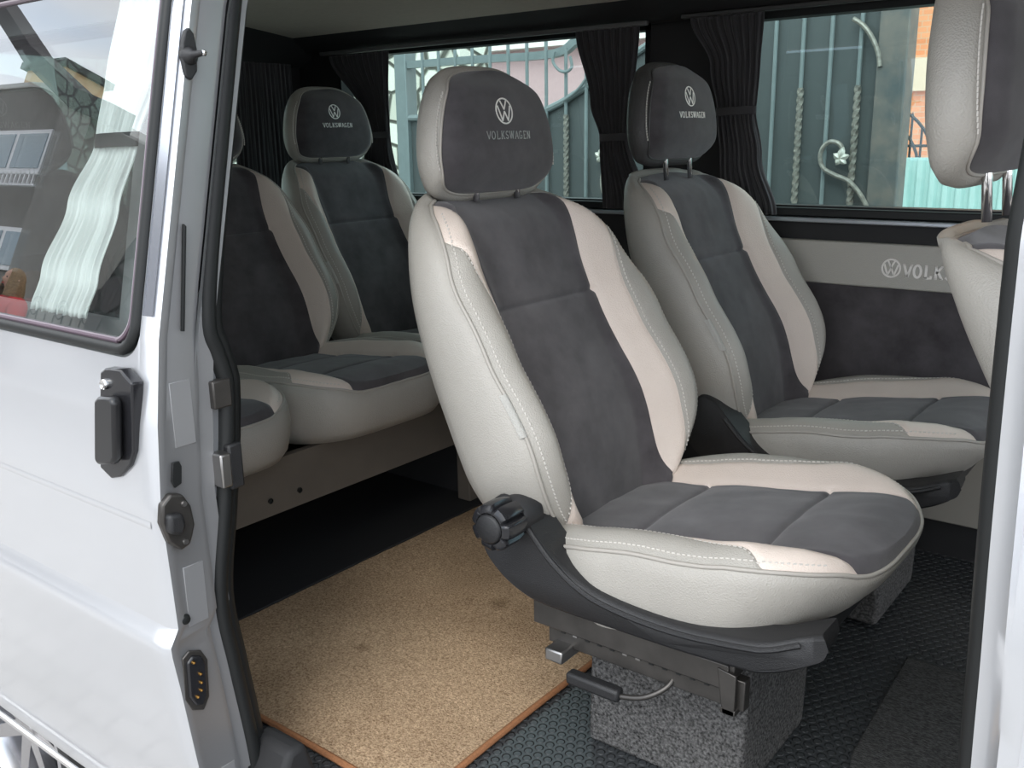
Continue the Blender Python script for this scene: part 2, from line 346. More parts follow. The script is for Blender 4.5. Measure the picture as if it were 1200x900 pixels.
# ------------------------------------------------------------------ upholstered pads
def make_pad(parent, name, W, n1, n2, bc, H1, H2, D, s, g, hb, rings, F, seams=(), N=90, shear=None, stitch=True, pipe=.0035, capm='leather'):
    """a cushion: outline is a super-ellipse, front height field D(a,b), panels split at +-s(b) and +-g(b);
    F(a,b,h) puts it in space. Children: suede_panel, stripe_panel, piping, stitching"""
    def width(b):
        t = (b-bc)/(H2 if b > bc else H1); n = n2 if b > bc else n1; t = min(1, abs(t))
        return W(b)*(1-t**n)**(1/n)
    dense = []
    for k in range(3001):
        th = -PI/2+PI*k/3000; sn = math.sin(th); n = n2 if sn > 0 else n1
        b = bc+math.copysign(abs(sn)**(2/n), sn)*(H2 if sn > 0 else H1); dense.append((width(b), b))
    L = [0]
    for p, q in zip(dense, dense[1:]): L.append(L[-1]+math.hypot(q[0]-p[0], q[1]-p[1]))
    bs = []; j = 0
    for k in range(N+1):
        t = L[-1]*k/N
        while j < len(L)-1 and L[j] < t: j += 1
        bs.append(dense[j][1])
    for sb in seams: bs += [sb-.007, sb-.0035, sb, sb+.0035, sb+.007]
    bs = sorted(set(round(b, 6) for b in bs))
    gd, gw = .0055, .0055
    def h(a, b):
        w = width(b); v = D(abs(a), b, w); aa = abs(a); ss, gg = min(s(b), w), min(g(b), w)
        if ss < w-.004: v -= gd*math.exp(-((aa-ss)/gw)**2)
        if gg < w-.003 and gg > ss+.006: v -= gd*.6*math.exp(-((aa-gg)/(gw*.8))**2)
        if aa <= ss+.003:
            for sb in seams: v -= .006*math.exp(-((b-sb)/.0055)**2)
        return v
    def cl(n): return [(.5-.5*math.cos(PI*k/n))*.7+.3*k/n for k in range(n+1)]
    def patch(lo, hi, n):
        rows = []
        for b in bs:
            w = width(b); a0, a1 = max(-w, min(lo(b), w)), max(-w, min(hi(b), w)); rows.append([F(a0+(a1-a0)*t, b, h(a0+(a1-a0)*t, b)) for t in cl(n)])
        return rows
    body = G()
    gm = lambda b: max(g(b), s(b))
    for sg in (1, -1):
        rows = []
        for b in bs:
            w = width(b); a0, a1 = min(gm(b), w), w; rows.append([F(sg*(a0+(a1-a0)*t), b, h(a0+(a1-a0)*t, b)) for t in cl(22)])
        body.grid(rows)
    per = [(width(b), b) for b in bs]+[(-width(b), b) for b in reversed(bs[1:-1])]
    if bs and width(bs[0]) < 1e-4: pass
    NP = len(per); nm = []
    for i in range(NP):
        a, b = per[i-1], per[(i+1) % NP]; dx, dy = b[0]-a[0], b[1]-a[1]; l = math.hypot(dx, dy) or 1; nm.append((dy/l, -dx/l))
    rr = []
    for (out, fr) in rings:
        row = []
        for (a, b), (nx, ny) in zip(per, nm):
            he = h(a, b); hbv = hb(b) if callable(hb) else hb
            bb = b+ny*out+(shear(a, b, fr) if shear else 0)
            row.append(F(a+nx*out, bb, he+(hbv-he)*fr))
        rr.append(row)
    last = rings[-1]
    for k in (.75, .45, .15, .01):
        row = []
        for (a, b), (nx, ny) in zip(per, nm):
            hbv = hb(b) if callable(hb) else hb
            a2, b2 = a+nx*last[0], b+ny*last[0]+(shear(a, b, 1) if shear else 0)
            row.append(F(a2*k, bc+(b2-bc)*k, hbv))
        rr.append(row)
    body.grid(rr, closed_v=True)
    base = obj(name, body.v, body.f, capm, parent)
    c = G().grid(patch(lambda b: -s(b), lambda b: s(b), 44)); obj('suede_panel', c.v, c.f, 'suede', base)['label'] = 'charcoal suede centre panel'
    for sg in (1, -1):
        rows = []; ok = False
        for b in bs:
            w = width(b); a0, a1 = min(s(b), w), min(gm(b), w); ok |= a1-a0 > .004
            rows.append([F(sg*(a0+(a1-a0)*t), b, h(a0+(a1-a0)*t, b)) for t in cl(12)])
        if ok:
            c = G().grid(rows); obj('stripe_panel', c.v, c.f, 'light', base)['label'] = 'light cream leather stripe'
    if pipe:
        c = G().tube([F(a+nx*.001, b+ny*.001, h(a, b)+.0005) for (a, b), (nx, ny) in zip(per, nm)], pipe, 8, closed=True); obj('piping', c.v, c.f, 'piping', base)
    if stitch:
        c = G()
        def dashes(pts):
            acc = 0
            for p, q in zip(pts, pts[1:]):
                d = (q[0]-p[0], q[1]-p[1]); l = math.hypot(*d); pos = -acc
                if l < 1e-7: continue
                while pos+.0085 <= l+1e-9:
                    pos += .0085
                    x, y = p[0]+d[0]/l*pos, p[1]+d[1]/l*pos; ux, uy = d[0]/l*.0026, d[1]/l*.0026; vx, vy = -d[1]/l*.0008, d[0]/l*.0008
                    hh = h(x, y); q4 = [F(x-ux-vx, y-uy-vy, hh+.0012), F(x+ux-vx, y+uy-vy, hh+.0012), F(x+ux+vx, y+uy+vy, hh+.0012), F(x-ux+vx, y-uy+vy, hh+.0012)]
                    q5 = [F(x-ux-vx, y-uy-vy, hh-.001), F(x+ux-vx, y+uy-vy, hh-.001), F(x+ux+vx, y+uy+vy, hh-.001), F(x-ux+vx, y-uy+vy, hh-.001)]
                    c.add(q4+q5, [(0, 1, 2, 3), (0, 4, 5, 1), (1, 5, 6, 2), (2, 6, 7, 3), (3, 7, 4, 0)])
                acc = l-pos
        for sg in (1, -1):
            dashes([(sg*(width(b)-.011), b) for b in bs if width(b) > W(b)*.75])
            seg = [(sg*(gm(b)+.005), b) for b in bs if gm(b)+.016 < width(b) and gm(b) > s(b)+.004]
            if len(seg) > 2: dashes(seg)
        if c.v: obj('stitching', c.v, c.f, 'thread', base, smooth=False)['kind'] = 'stuff'
    base['_h'] = 0; del base['_h']
    return base, h, width

# ------------------------------------------------------------------ seat prototype (local: x forward, y sideways, floor z=0)
LEAN = math.radians(20)
def seat_upholstery(root, dark=False, rear=False):
    ca, sa = math.cos(LEAN), math.sin(LEAN)
    def FB(a, b, h):
        bend = -.10*max(0, b-.34)**2                        # slight backward curl near the top
        return Vector((-.215-b*sa+(h+bend)*ca, a, .455+b*ca+(h+bend)*sa))
    kw = .93 if rear else 1
    def W(b): return kw*lerps([(-.1, .242), (.12, .281), (.3, .283), (.62, .266)], b)
    def s(b): return lerps([(-.1, .158), (.12, .170), (.35, .160), (.38, .154), (.6, .168)], b)
    def g(b):
        return lerps([(-.1, .196), (.15, .212), (.36, .206), (.47, .222), (.53, .262), (.6, .4)], b)
    def D(a, b, w):
        base = .030*math.exp(-((b-.13)/.16)**2)-.010*sst(.3, .6, b)
        B = lerps([(-.08, .055), (.12, .092), (.3, .080), (.45, .055), (.6, .020)], b)
        sw = s(b)*.80; cr = max(w-.035, sw+.02)
        v = base+B*sst(sw, cr, a)
        if a > w-.04: v -= .022*((a-(w-.04))/.04)**2
        v += .004*math.cos(min(1, a/max(s(b), .01))*PI/2)
        v -= .055*sst(.50, .625, b)**1.5; v += .0022*noise.noise(Vector((a*9, b*9, 1)))+.0010*noise.noise(Vector((a*26, b*26, 4)))
        return v
    hbf = lambda b: lerps([(-.1, -.075), (.3, -.085), (.6, -.085)], b)
    back, hB, wB = make_pad(root, 'backrest', W, 3.0, 3.7, .20, .285, .405, D, s, g, hbf,
             [(0, 0), (.006, .03), (.014, .14), (.019, .32), (.019, .52), (.012, .72), (-.002, .88), (-.022, .97), (-.05, 1)], FB, seams=(.368,))
    # small sewn label on the piping of the camera side
    c = G(); bsx = [.10+.13*k/12 for k in range(13)]
    rows = [[FB(-(wB(b)+o), b, hB(wB(b), b)+l) for o, l in ((-.004, .002), (.002, .0045), (.007, .002), (.009, -.006))] for b in [.155+.075*k/16 for k in range(17)]]
    c.grid(rows)
    obj('side_label', c.v, c.f, 'label', back)['label'] = 'small pale sewn label on the seat edge'
    # cushion
    tl = math.radians(6.8 if rear else 9.6); z0 = .422 if rear else .411
    def FC(a, b, h): return Vector((-.235+b*math.cos(tl)-h*math.sin(tl), a, z0+b*math.sin(tl)+h*math.cos(tl)))
    def Wc(b): return (.955 if rear else 1)*lerps([(0, .235), (.2, .268), (.42, .268), (.6, .255)], b)
    def sc(b): return lerps([(0, .150), (.3, .155), (.6, .150)], b)
    def gc(b): return lerps([(0, .185), (.25, .205), (.42, .222), (.50, .270), (.6, .4)], b)
    def Dc(a, b, w):
        B = lerps([(0, .030), (.2, .046), (.4, .038), (.57, .014)], b); cr = max(w-.04, .19)
        v = B*sst(sc(b)*.85, cr, a)
        if a > w-.04: v -= .022*((a-(w-.04))/.04)**2
        v += .008*math.cos(min(1, a/.16)*PI/2)*sst(.6, .5, b)
        for lo, hi in ((.03, .180), (.180, .415), (.415, .585)):
            if lo < b < hi: v += .006*math.sin(PI*(b-lo)/(hi-lo))*(1-sst(.12, .17, a))
        v -= .014*sst(.50, .60, b)**1.5; v += .0030*noise.noise(Vector((a*10, b*10, 7)))+.0012*noise.noise(Vector((a*25, b*25, 2)))
        return v
    def shc(a, b, fr): return -(.015 if rear else .105)*fr**1.15*sst(.28, .585, b)
    make_pad(root, 'seat_cushion', Wc, 4.2, (4.0 if rear else 3.1), .27, .305, .315, Dc, sc, gc, (-.150 if rear else -.135),
             [(0, 0), (.006, .05), (.010, .16), (.012, .35), (.008, .6), (0, .82), (-.02, 1)], FC, seams=(.180, .415), shear=shc)
    # headrest
    th = math.radians(7); ch, sh = math.cos(th), math.sin(th)
    def FH(a, b, h): return Vector((-.455-b*sh+h*ch, a, 1.115+b*ch+h*sh))
    def Wh(b): return lerps([(-.11, .160), (-.045, .166), (.11, .138)], b)
    def sH(b): return lerps([(-.11, .128), (0, .140), (.11, .126)], b)
    def Dh(a, b, w):
        r = math.hypot(a/.17, b/.13); v = .048-.018*r*r
        if a > w-.035: v -= .020*((a-w+.035)/.035)**2
        t = sst(.05, .108, abs(b)); return v-.022*t*t
    hd, hH, wH = make_pad(root, 'headrest', Wh, 5.2, 3.2, -.01, .098, .122, Dh, lambda b: 1, lambda b: 1, -.060,
             [(0, 0), (.006, .06), (.012, .22), (.014, .45), (.010, .7), (-.004, .88), (-.03, 1)], FH, stitch=False, pipe=.0025, N=70)
    c = G()                                                   # stitched seam round the front panel, on the leather side
    for sg in (1, -1):
        for k in range(22):
            b = -.062+.13*k/21; w = wH(b)+.0078
            p = FH(sg*w, b, .008); c.box(p.x-.0008, p.x+.0008, p.y-.0014, p.y+.0014, p.z-.0026, p.z+.0026)
    obj('stitching', c.v, c.f, 'thread', hd, smooth=False)['kind'] = 'stuff'
    fn = lambda u, v, l: FH(u, v, hH(abs(u), v)+l)
    mk = 'letters_dark' if dark else 'letters'
    e = emblem_geo(.0225, .0026, fn, -.020, .033); obj('emblem', e.v, e.f, 'letters', hd, smooth=False)['label'] = 'silver round emblem on the headrest'
    e = text_geo('VOLKSWAGEN', .0135, .0013, fn, -.012, -.010, track=.22, xs=.76); obj('lettering', e.v, e.f, mk, hd, smooth=False)['label'] = 'small stitched silver lettering'
    for sg in (1, -1):
        c = G().tube([FH(sg*.062, -.01, -.005), Vector((-.448, sg*.062, .985))], .0065, 12); obj('headrest_post', c.v, c.f, 'chrome', root)['label'] = 'chrome post'
        if False: c = G().lathe([(0, .006), (.010, .006), (.012, 0), (.012, -.01)], (-.449, sg*.062, 1.000), (0, 0, 1), 16)
    return FB, FC

def w2l(p, y): # world measurement on near seat side -> local
    return (p[0]+.70, y, p[1])
def seat_mechanics(root):
    top = [(-.955, .505), (-.935, .520), (-.905, .508), (-.879, .482), (-.85, .452), (-.827, .432), (-.79, .408), (-.744, .391), (-.67, .382), (-.592, .382), (-.52, .390), (-.459, .400), (-.42, .412), (-.395, .420)]
    bot = [(-.390, .402), (-.400, .375), (-.430, .356), (-.470, .346), (-.508, .342), (-.60, .338), (-.72, .337), (-.845, .338), (-.89, .345), (-.93, .366), (-.962, .400), (-.975, .45)]
    tp = [(v[0], v[1]) for v in smooth_path([(a, b, 0) for a, b in top], 4)]; bp = [(v[0], v[1]) for v in smooth_path([(a, b, 0) for a, b in bot], 4)]
    fx_ = lambda p: (p[0]*.980, 1.1+(p[1]-1.1)*.980)
    tp = [fx_(p) for p in tp]; bp = [fx_(p) for p in bp]; P = tp+bp
    for side in (-1,):
        g = G(); cx = sum(p[0] for p in P)/len(P); cz = sum(p[1] for p in P)/len(P)
        def ring(y, ins, k=0):
            out = []
            n = len(P)
            for i in range(n):
                a, b = P[i-1], P[(i+1) % n]; dx, dz = b[0]-a[0], b[1]-a[1]; l = math.hypot(dx, dz) or 1
                fx = P[i][0]-ins*dz/l*-1*-1; fz = P[i][1]+ins*dx/l*-1
                yy = y+.030*sst(-.47, -.385, P[i][0])           # wraps round the front corner
                out.append(Vector((fx+.70, yy, fz)))
            return out
        g.grid([ring(-.230, 0), ring(-.285, 0), ring(-.292, .003), ring(-.296, .008)], closed_v=True)
        o = len(g.v); r4 = ring(-.296, .008); g.add(r4, [tuple(range(len(r4)))])
        g.o('side_cover', 'plastic', root)['label'] = 'black plastic side cover'
        # raised band along the upper edge of the cover
        g = G(); pts = [Vector((a+.70, -.297+.030*sst(-.47, -.385, a), b-.010)) for a, b in tp[12:-4]]; g.tube(pts, .0045, 8); g.o('cover_rib', 'plastic', root)
        # recliner housing and star knob
        g = G().lathe([(0, -.305), (.030, -.305), (.034, -.300), (.034, -.26)], (-.190, 0, .500), (0, 1, 0), 32); g.o('knob_boss', 'plastic', root)
        g = G(); rows = []
        for (k, y) in ((.60, -.362), (.80, -.362), (.95, -.358), (1.0, -.350), (1.0, -.325), (.92, -.308), (.6, -.305)):
            row = []
            for i in range(96):
                t = 2*PI*i/96; lob = abs(math.cos(3.5*t)); notch = 1-.24*(1-sst(0, .55, lob))*(1 if k > .62 else .0)
                r = .040*k*notch; row.append(Vector((-.190+r*math.cos(t), y, .500+r*math.sin(t))))
            rows.append(row)
        g.grid(rows, closed_v=True); kn = g.o('recliner_knob', 'gloss_plastic', root); kn['label'] = 'black star shaped recliner knob'
        g = G().lathe([(0, -.367), (.021, -.367), (.0235, -.365), (.0245, -.362), (.0265, -.362), (.0265, -.355)], (-.190, 0, .500), (0, 1, 0), 40); g.o('knob_cap', 'plastic', kn)
    # pan under the cushion, wrapping the front
    g = G(); o1 = []; 
    for k in range(33):
        t = PI*k/32-PI/2; o1.append((.20+.085*abs(math.cos(t))**.5*1, .235*math.copysign(abs(math.sin(t))**.45, math.sin(t))))
    o1 = [(-.22, -.235)]+o1+[(-.22, .235)]
    rows = [[Vector((.03+(a-.03)*k, b*k, z)) for a, b in o1] for k, z in ((1.02, .405), (1.0, .37), (.97, .352), (.9, .345), (.01, .345))]
    g.grid(rows, closed_v=True); g.o('seat_pan', 'plastic', root)
    # slide rails: upper channel, perforated lower rail, bracket ends
    for sy in (-1, 1):
        y0 = -.262 if sy < 0 else .235
        g = G(); g.box(-.170, .19, y0, y0+.032, .318, .345); g.box(-.175, .182, y0-.004, y0, .300, .342)
        u = g.o('upper_rail', 'steel', root); bevel(u, .002)
        g = G(); g.box(-.15, .205, y0+.006, y0+.026, .268, .318); g.prism([(.165, y0-.006, .335), (.195, y0-.006, .330), (.195, y0-.006, .262), (.175, y0-.006, .262)], (0, .006, 0))
        g.box(.172, .196, y0-.006, y0+.03, .262, .272)
        lo = g.o('lower_rail', 'steel', root); bevel(lo, .0015)
        if sy < 0:
            for k in range(12):
                x = -.12+k*.024; h = G().box(x-.004, x+.004, y0+.0045, y0+.0065, .292, .300); h.o('slot', 'bare_steel' if k in (5, 6, 1) else 'rubber', lo)
    g = G().box(-.135, -.100, -.29, -.235, .254, .276); b = g.o('stop_block', 'bare_steel', root); bevel(b, .003)
    g = G(); g.tube(smooth_path([(.085, -.235, .292), (.082, -.262, .270), (.055, -.285, .252), (.02, -.292, .243), (-.01, -.292, .240)], 6), .0045, 10); g.o('lever_rod', 'steel', root)
    g = G(); g.box(-.085, .015, -.303, -.281, .232, .254); lv = g.o('lever_grip', 'plastic', root); bevel(lv, .006, 3)
    # carpeted pedestal
    g = G(); x0, x1, y0, y1 = -.155, .150, -.125, .165
    g.add([(x0, y0, 0), (x1, y0, 0), (x1, y1, 0), (x0, y1, 0), (x0+.005, y0+.002, .300), (x1+.008, y0, .300), (x1+.008, y1, .300), (x0+.005, y1, .300)],
          [(0, 1, 2, 3), (4, 5, 6, 7), (0, 1, 5, 4), (1, 2, 6, 5), (2, 3, 7, 6), (3, 0, 4, 7)])
    p = g.o('pedestal', 'speckle', root); p['label'] = 'pedestal box wrapped in grey speckled carpet'; bevel(p, .010, 3)
    g = G().box(x0+.01, x1, y0-.05, y1+.05, .285, .303); bevel(g.o('mounting_plate', 'steel', root), .002)

near = thing('passenger_seat', (0, 0, 0), 'grey leather seat with charcoal suede centre nearest the open doorway, round black knob fully visible', 'car seat', 'second row seats')
seat_upholstery(near, True); seat_mechanics(near)
far = copy_tree(near); far.name = 'passenger_seat.001'
near.location = (-.70, 1.44, 0); far.location = (-.70, 2.165, .008)
for ch in list(far.children):
    if ch.name.startswith(('recliner_knob', 'knob_boss')):
        for e in list(ch.children): bpy.data.objects.remove(e)
        bpy.data.objects.remove(ch)
for ch in far.children:
    if ch.name.startswith('headrest') and not ch.name.startswith('headrest_post'):
        ch.data = ch.data.copy(); ch.data.materials[0] = M['dark_leather']; ch['label'] = 'dark charcoal headrest'
        for e in ch.children:
            if e.name.startswith('piping'): e.data = e.data.copy(); e.data.materials[0] = M['dark_leather']
far['label'] = 'grey leather and charcoal suede seat beside the far wall, right of the nearest seat'
far_m = bpy.data.meshes
for ch in far.children:
    if ch.name.startswith('headrest') and not ch.name.startswith('headrest_post'):
        for e in ch.children:
            if e.name.startswith('lettering'):
                e.data = e.data.copy(); e.data.materials[0] = M['letters']
front = copy_tree(near); front.location = (.294, 1.415, 0); front['group'] = 'front seats'
front['label'] = 'pale leather front seat cut off by the right picture edge, seen from its side'
def raise_headrest(seat, dz, k=1.0):
    for ch in seat.children:
        if k > 1 and ch.name.startswith('headrest_post'): ch.location = (-.118, 0, 0)
        if ch.name.startswith('headrest') and not ch.name.startswith('headrest_post'):
            ch.scale = (1, 1, k); ch.location = (-.124 if k > 1 else 0, 0, dz-(k-1)*1.115)
hg = Vector((-.215, 0, .455)); RY = Matrix.Rotation(math.radians(-11), 3, 'Y')      # the front backrest is reclined further
for ch in front.children:
    if ch.name.startswith('backrest'): ch.rotation_euler = (0, math.radians(-11), 0); ch.location = hg-RY@hg+Vector((0, 0, .032))
raise_headrest(near, -.006); raise_headrest(far, .028); raise_headrest(front, .050, 1.10)
rear0 = thing('passenger_seat', (0, 0, 0), 'rear seat beside the far wall, its headrest with round emblem clear of the pillar', 'car seat', 'rear bench seats')
seat_upholstery(rear0, rear=True)
rear0.location = (-2.03, 2.232, .038)
r1 = copy_tree(rear0); r1.location = (-2.03, 1.692, .038); r1['label'] = 'middle rear seat, wide cushion in front of its backrest partly hidden by door pillar'
r2 = copy_tree(rear0); r2.location = (-2.03, 1.150, .038); r2['label'] = 'rear seat closest to the doorway, only its rounded cushion corner showing by the pillar'

# bench base under the rear seats
t = thing('support_frame', (-2.0, 1.7, 0), 'beige front board carrying the rear seats above a dark gap', 'bench base')
b = G().box(-1.80, -1.78, .96, 2.10, .222, .360).o('front_board', 'board', t)
for y in (1.33, 1.42): G().lathe([(0, 0), (.006, 0), (.007, .004)], (-1.779, y, .262), (1, 0, 0), 12).o('screw', 'rubber', t)
G().box(-2.45, -1.805, .96, 2.52, .275, .300).o('seat_shelf', 'trim', t)
G().box(-2.43, -1.85, 2.13, 2.17, .012, .285).o('leg', 'trim', t); G().box(-2.5, -2.46, .97, 2.5, .012, .32).o('back_board', 'trim', t)
bevel(G().box(-1.84, -1.79, 2.08, 2.18, .014, .325).o('bracket', 'board', t), .004)

# ------------------------------------------------------------------ cabin shell
def struct(o): o['kind'] = 'structure'; return o
struct(G().box(-1.8, 1.6, .80, 2.62, -.06, 0).box(-3.05, -1.8, 1.02, 2.62, -.06, 0).o('floor', 'coin'))
# door profile (outer skin y at height z)
PROF = [(-.42, .80), (-.30, .775), (.0, .735), (.147, .718), (.28, .704), (.335, .697), (.352, .696), (.378, .712), (.45, .710), (.575, .706), (.702, .716), (.79, .728), (.827, .733), (1.292, .841), (1.36, .865), (1.40, .90), (1.43, .96)]
ZS = sorted(set([z for z, _ in PROF]+[-.42+.02*k for k in range(93)]))
ZS = [z for z in ZS if z <= 1.43]
dy = lambda z: lerp(PROF, z)
by = lambda z: lerp(PROF, z)+.085+(0 if z < 1.36 else .0)
# roof, curved across
rows = []; rows2 = []
for k in range(25):
    y = .93+(2.53-.93)*k/24; zt = 1.452+.055*math.sin(PI*k/24)
    rows.append([(x, y, zt) for x in (-3.02, -2, -1, 0, 1.6)]); rows2.append([(x, y, zt+.05) for x in (-3.02, -2, -1, 0, 1.6)])
g = G().grid(rows); g.grid(rows2); struct(g.o('ceiling', 'headliner'))
# header rail above the doorway and body side in silver
def side_panel(x0, x1, z0, z1, m, name, parent, yoff=0, th=.03, nx=2):
    zs = [z0]+[z for z in ZS if z0 < z < z1]+[z1]
    g = G(); rows = [[(x0+(x1-x0)*i/(nx-1), dy(z)+yoff, z) for i in range(nx)] for z in zs]; rb = [[(x0+(x1-x0)*i/(nx-1), dy(z)+yoff+th, z) for i in range(nx)] for z in zs]
    g.grid(rows); g.grid(rb)
    for e in (0, nx-1): g.grid([[rows[i][e], rb[i][e]] for i in range(len(zs))])
    g.grid([rows[0], rb[0]]); g.grid([rows[-1], rb[-1]])
    return g.o(name, m, parent)
wr = thing('wall_right', (-1.2, .85, 0), None, None, kind='structure')
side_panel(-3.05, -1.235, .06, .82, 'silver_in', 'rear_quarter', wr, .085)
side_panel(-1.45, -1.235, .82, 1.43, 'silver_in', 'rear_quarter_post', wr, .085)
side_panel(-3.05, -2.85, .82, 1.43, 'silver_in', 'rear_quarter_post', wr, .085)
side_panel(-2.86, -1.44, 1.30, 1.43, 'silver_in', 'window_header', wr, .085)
side_panel(-1.24, .9, 1.385, 1.43, 'silver', 'roof_rail', wr, .075, .06)
G().box(-1.40, 1.6, .90, .955, 1.40, 1.47).o('door_header', 'trim', wr)
# C pillar jamb: silver return from the body skin to the seal, dark lining behind
SEAL = [(-.42, .86), (-.05, .852), (.05, .846), (.134, .838), (.26, .822), (.387, .809), (.526, .832), (.64, .850), (.72, .858), (.747, .857), (.79, .846), (.832, .836), (.934, .851), (1.108, .889), (1.279, .927), (1.40, .955)]
SP = smooth_path([(y, z, 0) for z, y in SEAL], 5); SP = [(p[1], p[0]) for p in SP]
g = G(); rows = []
for z, ys in SP: rows.append([(-1.222, by(z)-.012, z), (-1.236, by(z)+.004, z), (-1.243, max(ys, by(z)+.006), z), (-1.262, ys+.02, z), (-1.37, ys+.05, z)])
g.grid(rows); g.o('door_jamb', 'silver', wr)
g = G(); g.tube([(-1.243, ys+.004, z) for z, ys in SP], .0155, 10); sl = g.o('door_seal', 'rubber', wr)
g = G(); g.tube([(-1.258, ys+.022, z) for z, ys in SP], .018, 10); g.o('door_seal', 'rubber', wr)
g = G(); g.grid([[(-1.26, ys+.02, z), (-1.28, ys+.050, z), (-1.42, ys+.055, z), (-1.45, ys+.02, z)] for z, ys in SP]); g.o('pillar_trim', 'trim', wr)
# step plate and lower seal corner
g = G(); g.prism([(-1.26, .80, -.02), (-1.26, .865, .10), (-1.26, .90, .10), (-1.26, .93, .0)], (.10, 0, 0)); bevel(g.o('seal_foot', 'trim', wr), .012, 3)
G().box(-1.25, 1.0, .79, .84, -.45, -.005).o('sill', 'silver', wr)
# latch pieces on the jamb
bevel(G().box(-1.246, -1.225, .828, .862, .70, .745).o('striker_plate', 'steel', wr), .003)
bevel(G().box(-1.246, -1.214, .822, .842, .575, .63).o('catch', 'bare_steel', wr), .003)
bevel(G().box(-1.244, -1.220, .842, .868, .565, .64).o('catch_housing', 'plastic', wr), .004)
# B pillar, its seal and the front door skin
BS = [(1.30, -.118, .90), (1.18, -.137, .872), (1.043, -.145, .85), (.983, -.145, .845), (.862, -.142, .838), (.756, -.139, .834), (.659, -.136, .834), (.574, -.134, .834), (.40, -.13, .836), (.1, -.128, .84), (-.05, -.128, .84)]
pth = smooth_path([(x, y, z) for z, x, y in BS], 5)
G().tube([p+Vector((.006, .002, 0)) for p in pth], .0155, 12).o('door_seal', 'rubber', wr)
g = G(); g.grid([[(p.x+.004, p.y-.014, p.z), (p.x+.016, p.y-.022, p.z), (p.x+.024, p.y-.030, p.z), (p.x+.028, dy(p.z)+.085+.004, p.z), (p.x+.05, dy(p.z)+.083, p.z)] for p in pth]); g.o('pillar_skin', 'silver', wr)
g = G(); g.grid([[(p.x+.008, p.y+.006, p.z), (p.x+.03, p.y+.03, p.z), (p.x+.16, p.y+.035, p.z)] for p in pth]); g.o('pillar_trim', 'trim', wr)
side_panel(-.090, .9, -.45, .82, 'silver', 'front_door', wr, .083, nx=3)
side_panel(-.090, .02, .80, 1.40, 'silver', 'front_door_post', wr, .083)
G().tube([(-.115, .825, .60), (-.075, .79, .597), (.2, .785, .592)], .003, 8).o('door_crease', 'silver_in', wr)

# far wall with two windows
YW = 2.55
wl = thing('wall_left', (-1, YW, 0), None, None, kind='structure')
G().box(-3.05, 1.6, YW, YW+.07, -.06, .895).o('lower_panel', 'trim', wl)
G().box(-3.05, 1.6, YW, YW+.07, 1.408, 1.53).o('upper_panel', 'trim', wl)
for a, b2 in ((-3.05, -2.78), (-1.455, -1.22), (.9, 1.6)): G().box(a, b2, YW, YW+.07, .89, 1.41).o('window_post', 'trim', wl)
bevel(G().box(-1.18, 1.5, YW-.020, YW+.002, .705, .820).o('leather_panel', mat('wall_leather', (.42, .405, .365), .5, bump=.3, bscale=400, voro=True), wl), .004)
bevel(G().box(-1.18, 1.5, YW-.014, YW+.002, .36, .706).o('suede_panel', 'suede', wl), .004)
bevel(G().box(-1.18, 1.5, YW-.022, YW+.002, .10, .362).o('kick_panel', mat('kick_board', (.34, .32, .28), .6), wl), .004)
bevel(G().box(-3.0, 1.5, YW-.035, YW+.002, .868, .880).o('silver_rail', mat('rail_silver', (.45, .47, .50), .3, metal=.6), wl), .003)
bevel(G().box(-3.0, 1.5, YW-.024, YW+.002, .882, .905).o('window_sill', 'rubber', wl), .004)
wfn = lambda u, v, l: Vector((u, YW-.0205-l, v))
em = emblem_geo(.0225, .0042, wfn, -.722, .7585); em.o('emblem', 'letters', wl, smooth=False)
tx = text_geo('VOLKSWAGEN', .031, .0056, wfn, cy=.7545, left=-.690, track=.22, xs=.66); tx.o('lettering', 'letters', wl, smooth=False)
# text reads left to right along +x as seen from inside
for k, (a, b2) in enumerate(((-2.78, -1.455), (-1.22, .9))):
    w = thing('window_%d' % (k+1), ((a+b2)/2, YW+.04, 1.15), None, None, kind='structure')
    G().box(a, b2, YW+.040, YW+.044, .90, 1.406).o('pane', 'glass', w)
    g = G(); g.box(a, b2, YW-.004, YW+.05, .895, .910); g.box(a, b2, YW-.004, YW+.05, 1.395, 1.412); g.box(a, a+.015, YW-.004, YW+.05, .9, 1.41); g.box(b2-.015, b2, YW-.004, YW+.05, .9, 1.41)
    g.o('window_frame', 'rubber', w)
# rear wall
wb = thing('wall_back', (-3.03, 1.7, 0), None, None, kind='structure')
G().box(-3.08, -3.0, .85, 2.62, -.06, .90).o('lower_panel', 'trim', wb); G().box(-3.08, -3.0, .85, 2.62, 1.37, 1.53).o('upper_panel', 'trim', wb)
G().box(-3.08, -3.0, .85, 1.05, .89, 1.38).o('window_post', 'trim', wb); G().box(-3.08, -3.0, 2.33, 2.62, .89, 1.38).o('window_post', 'trim', wb)
w = thing('window_3', (-3.04, 1.7, 1.1), None, None, kind='structure'); G().box(-3.04, -3.036, 1.04, 2.34, .89, 1.38).o('pane', 'glass', w)
w = thing('window_4', (-2.1, .9, 1.1), None, None, kind='structure')
g = G(); g.add([(-2.86, by(.82)+.01, .82), (-1.44, by(.82)+.01, .82), (-1.44, by(1.30)+.01, 1.30), (-2.86, by(1.30)+.01, 1.30)], [(0, 1, 2, 3)]); g.o('pane', 'darkened_glass', w)
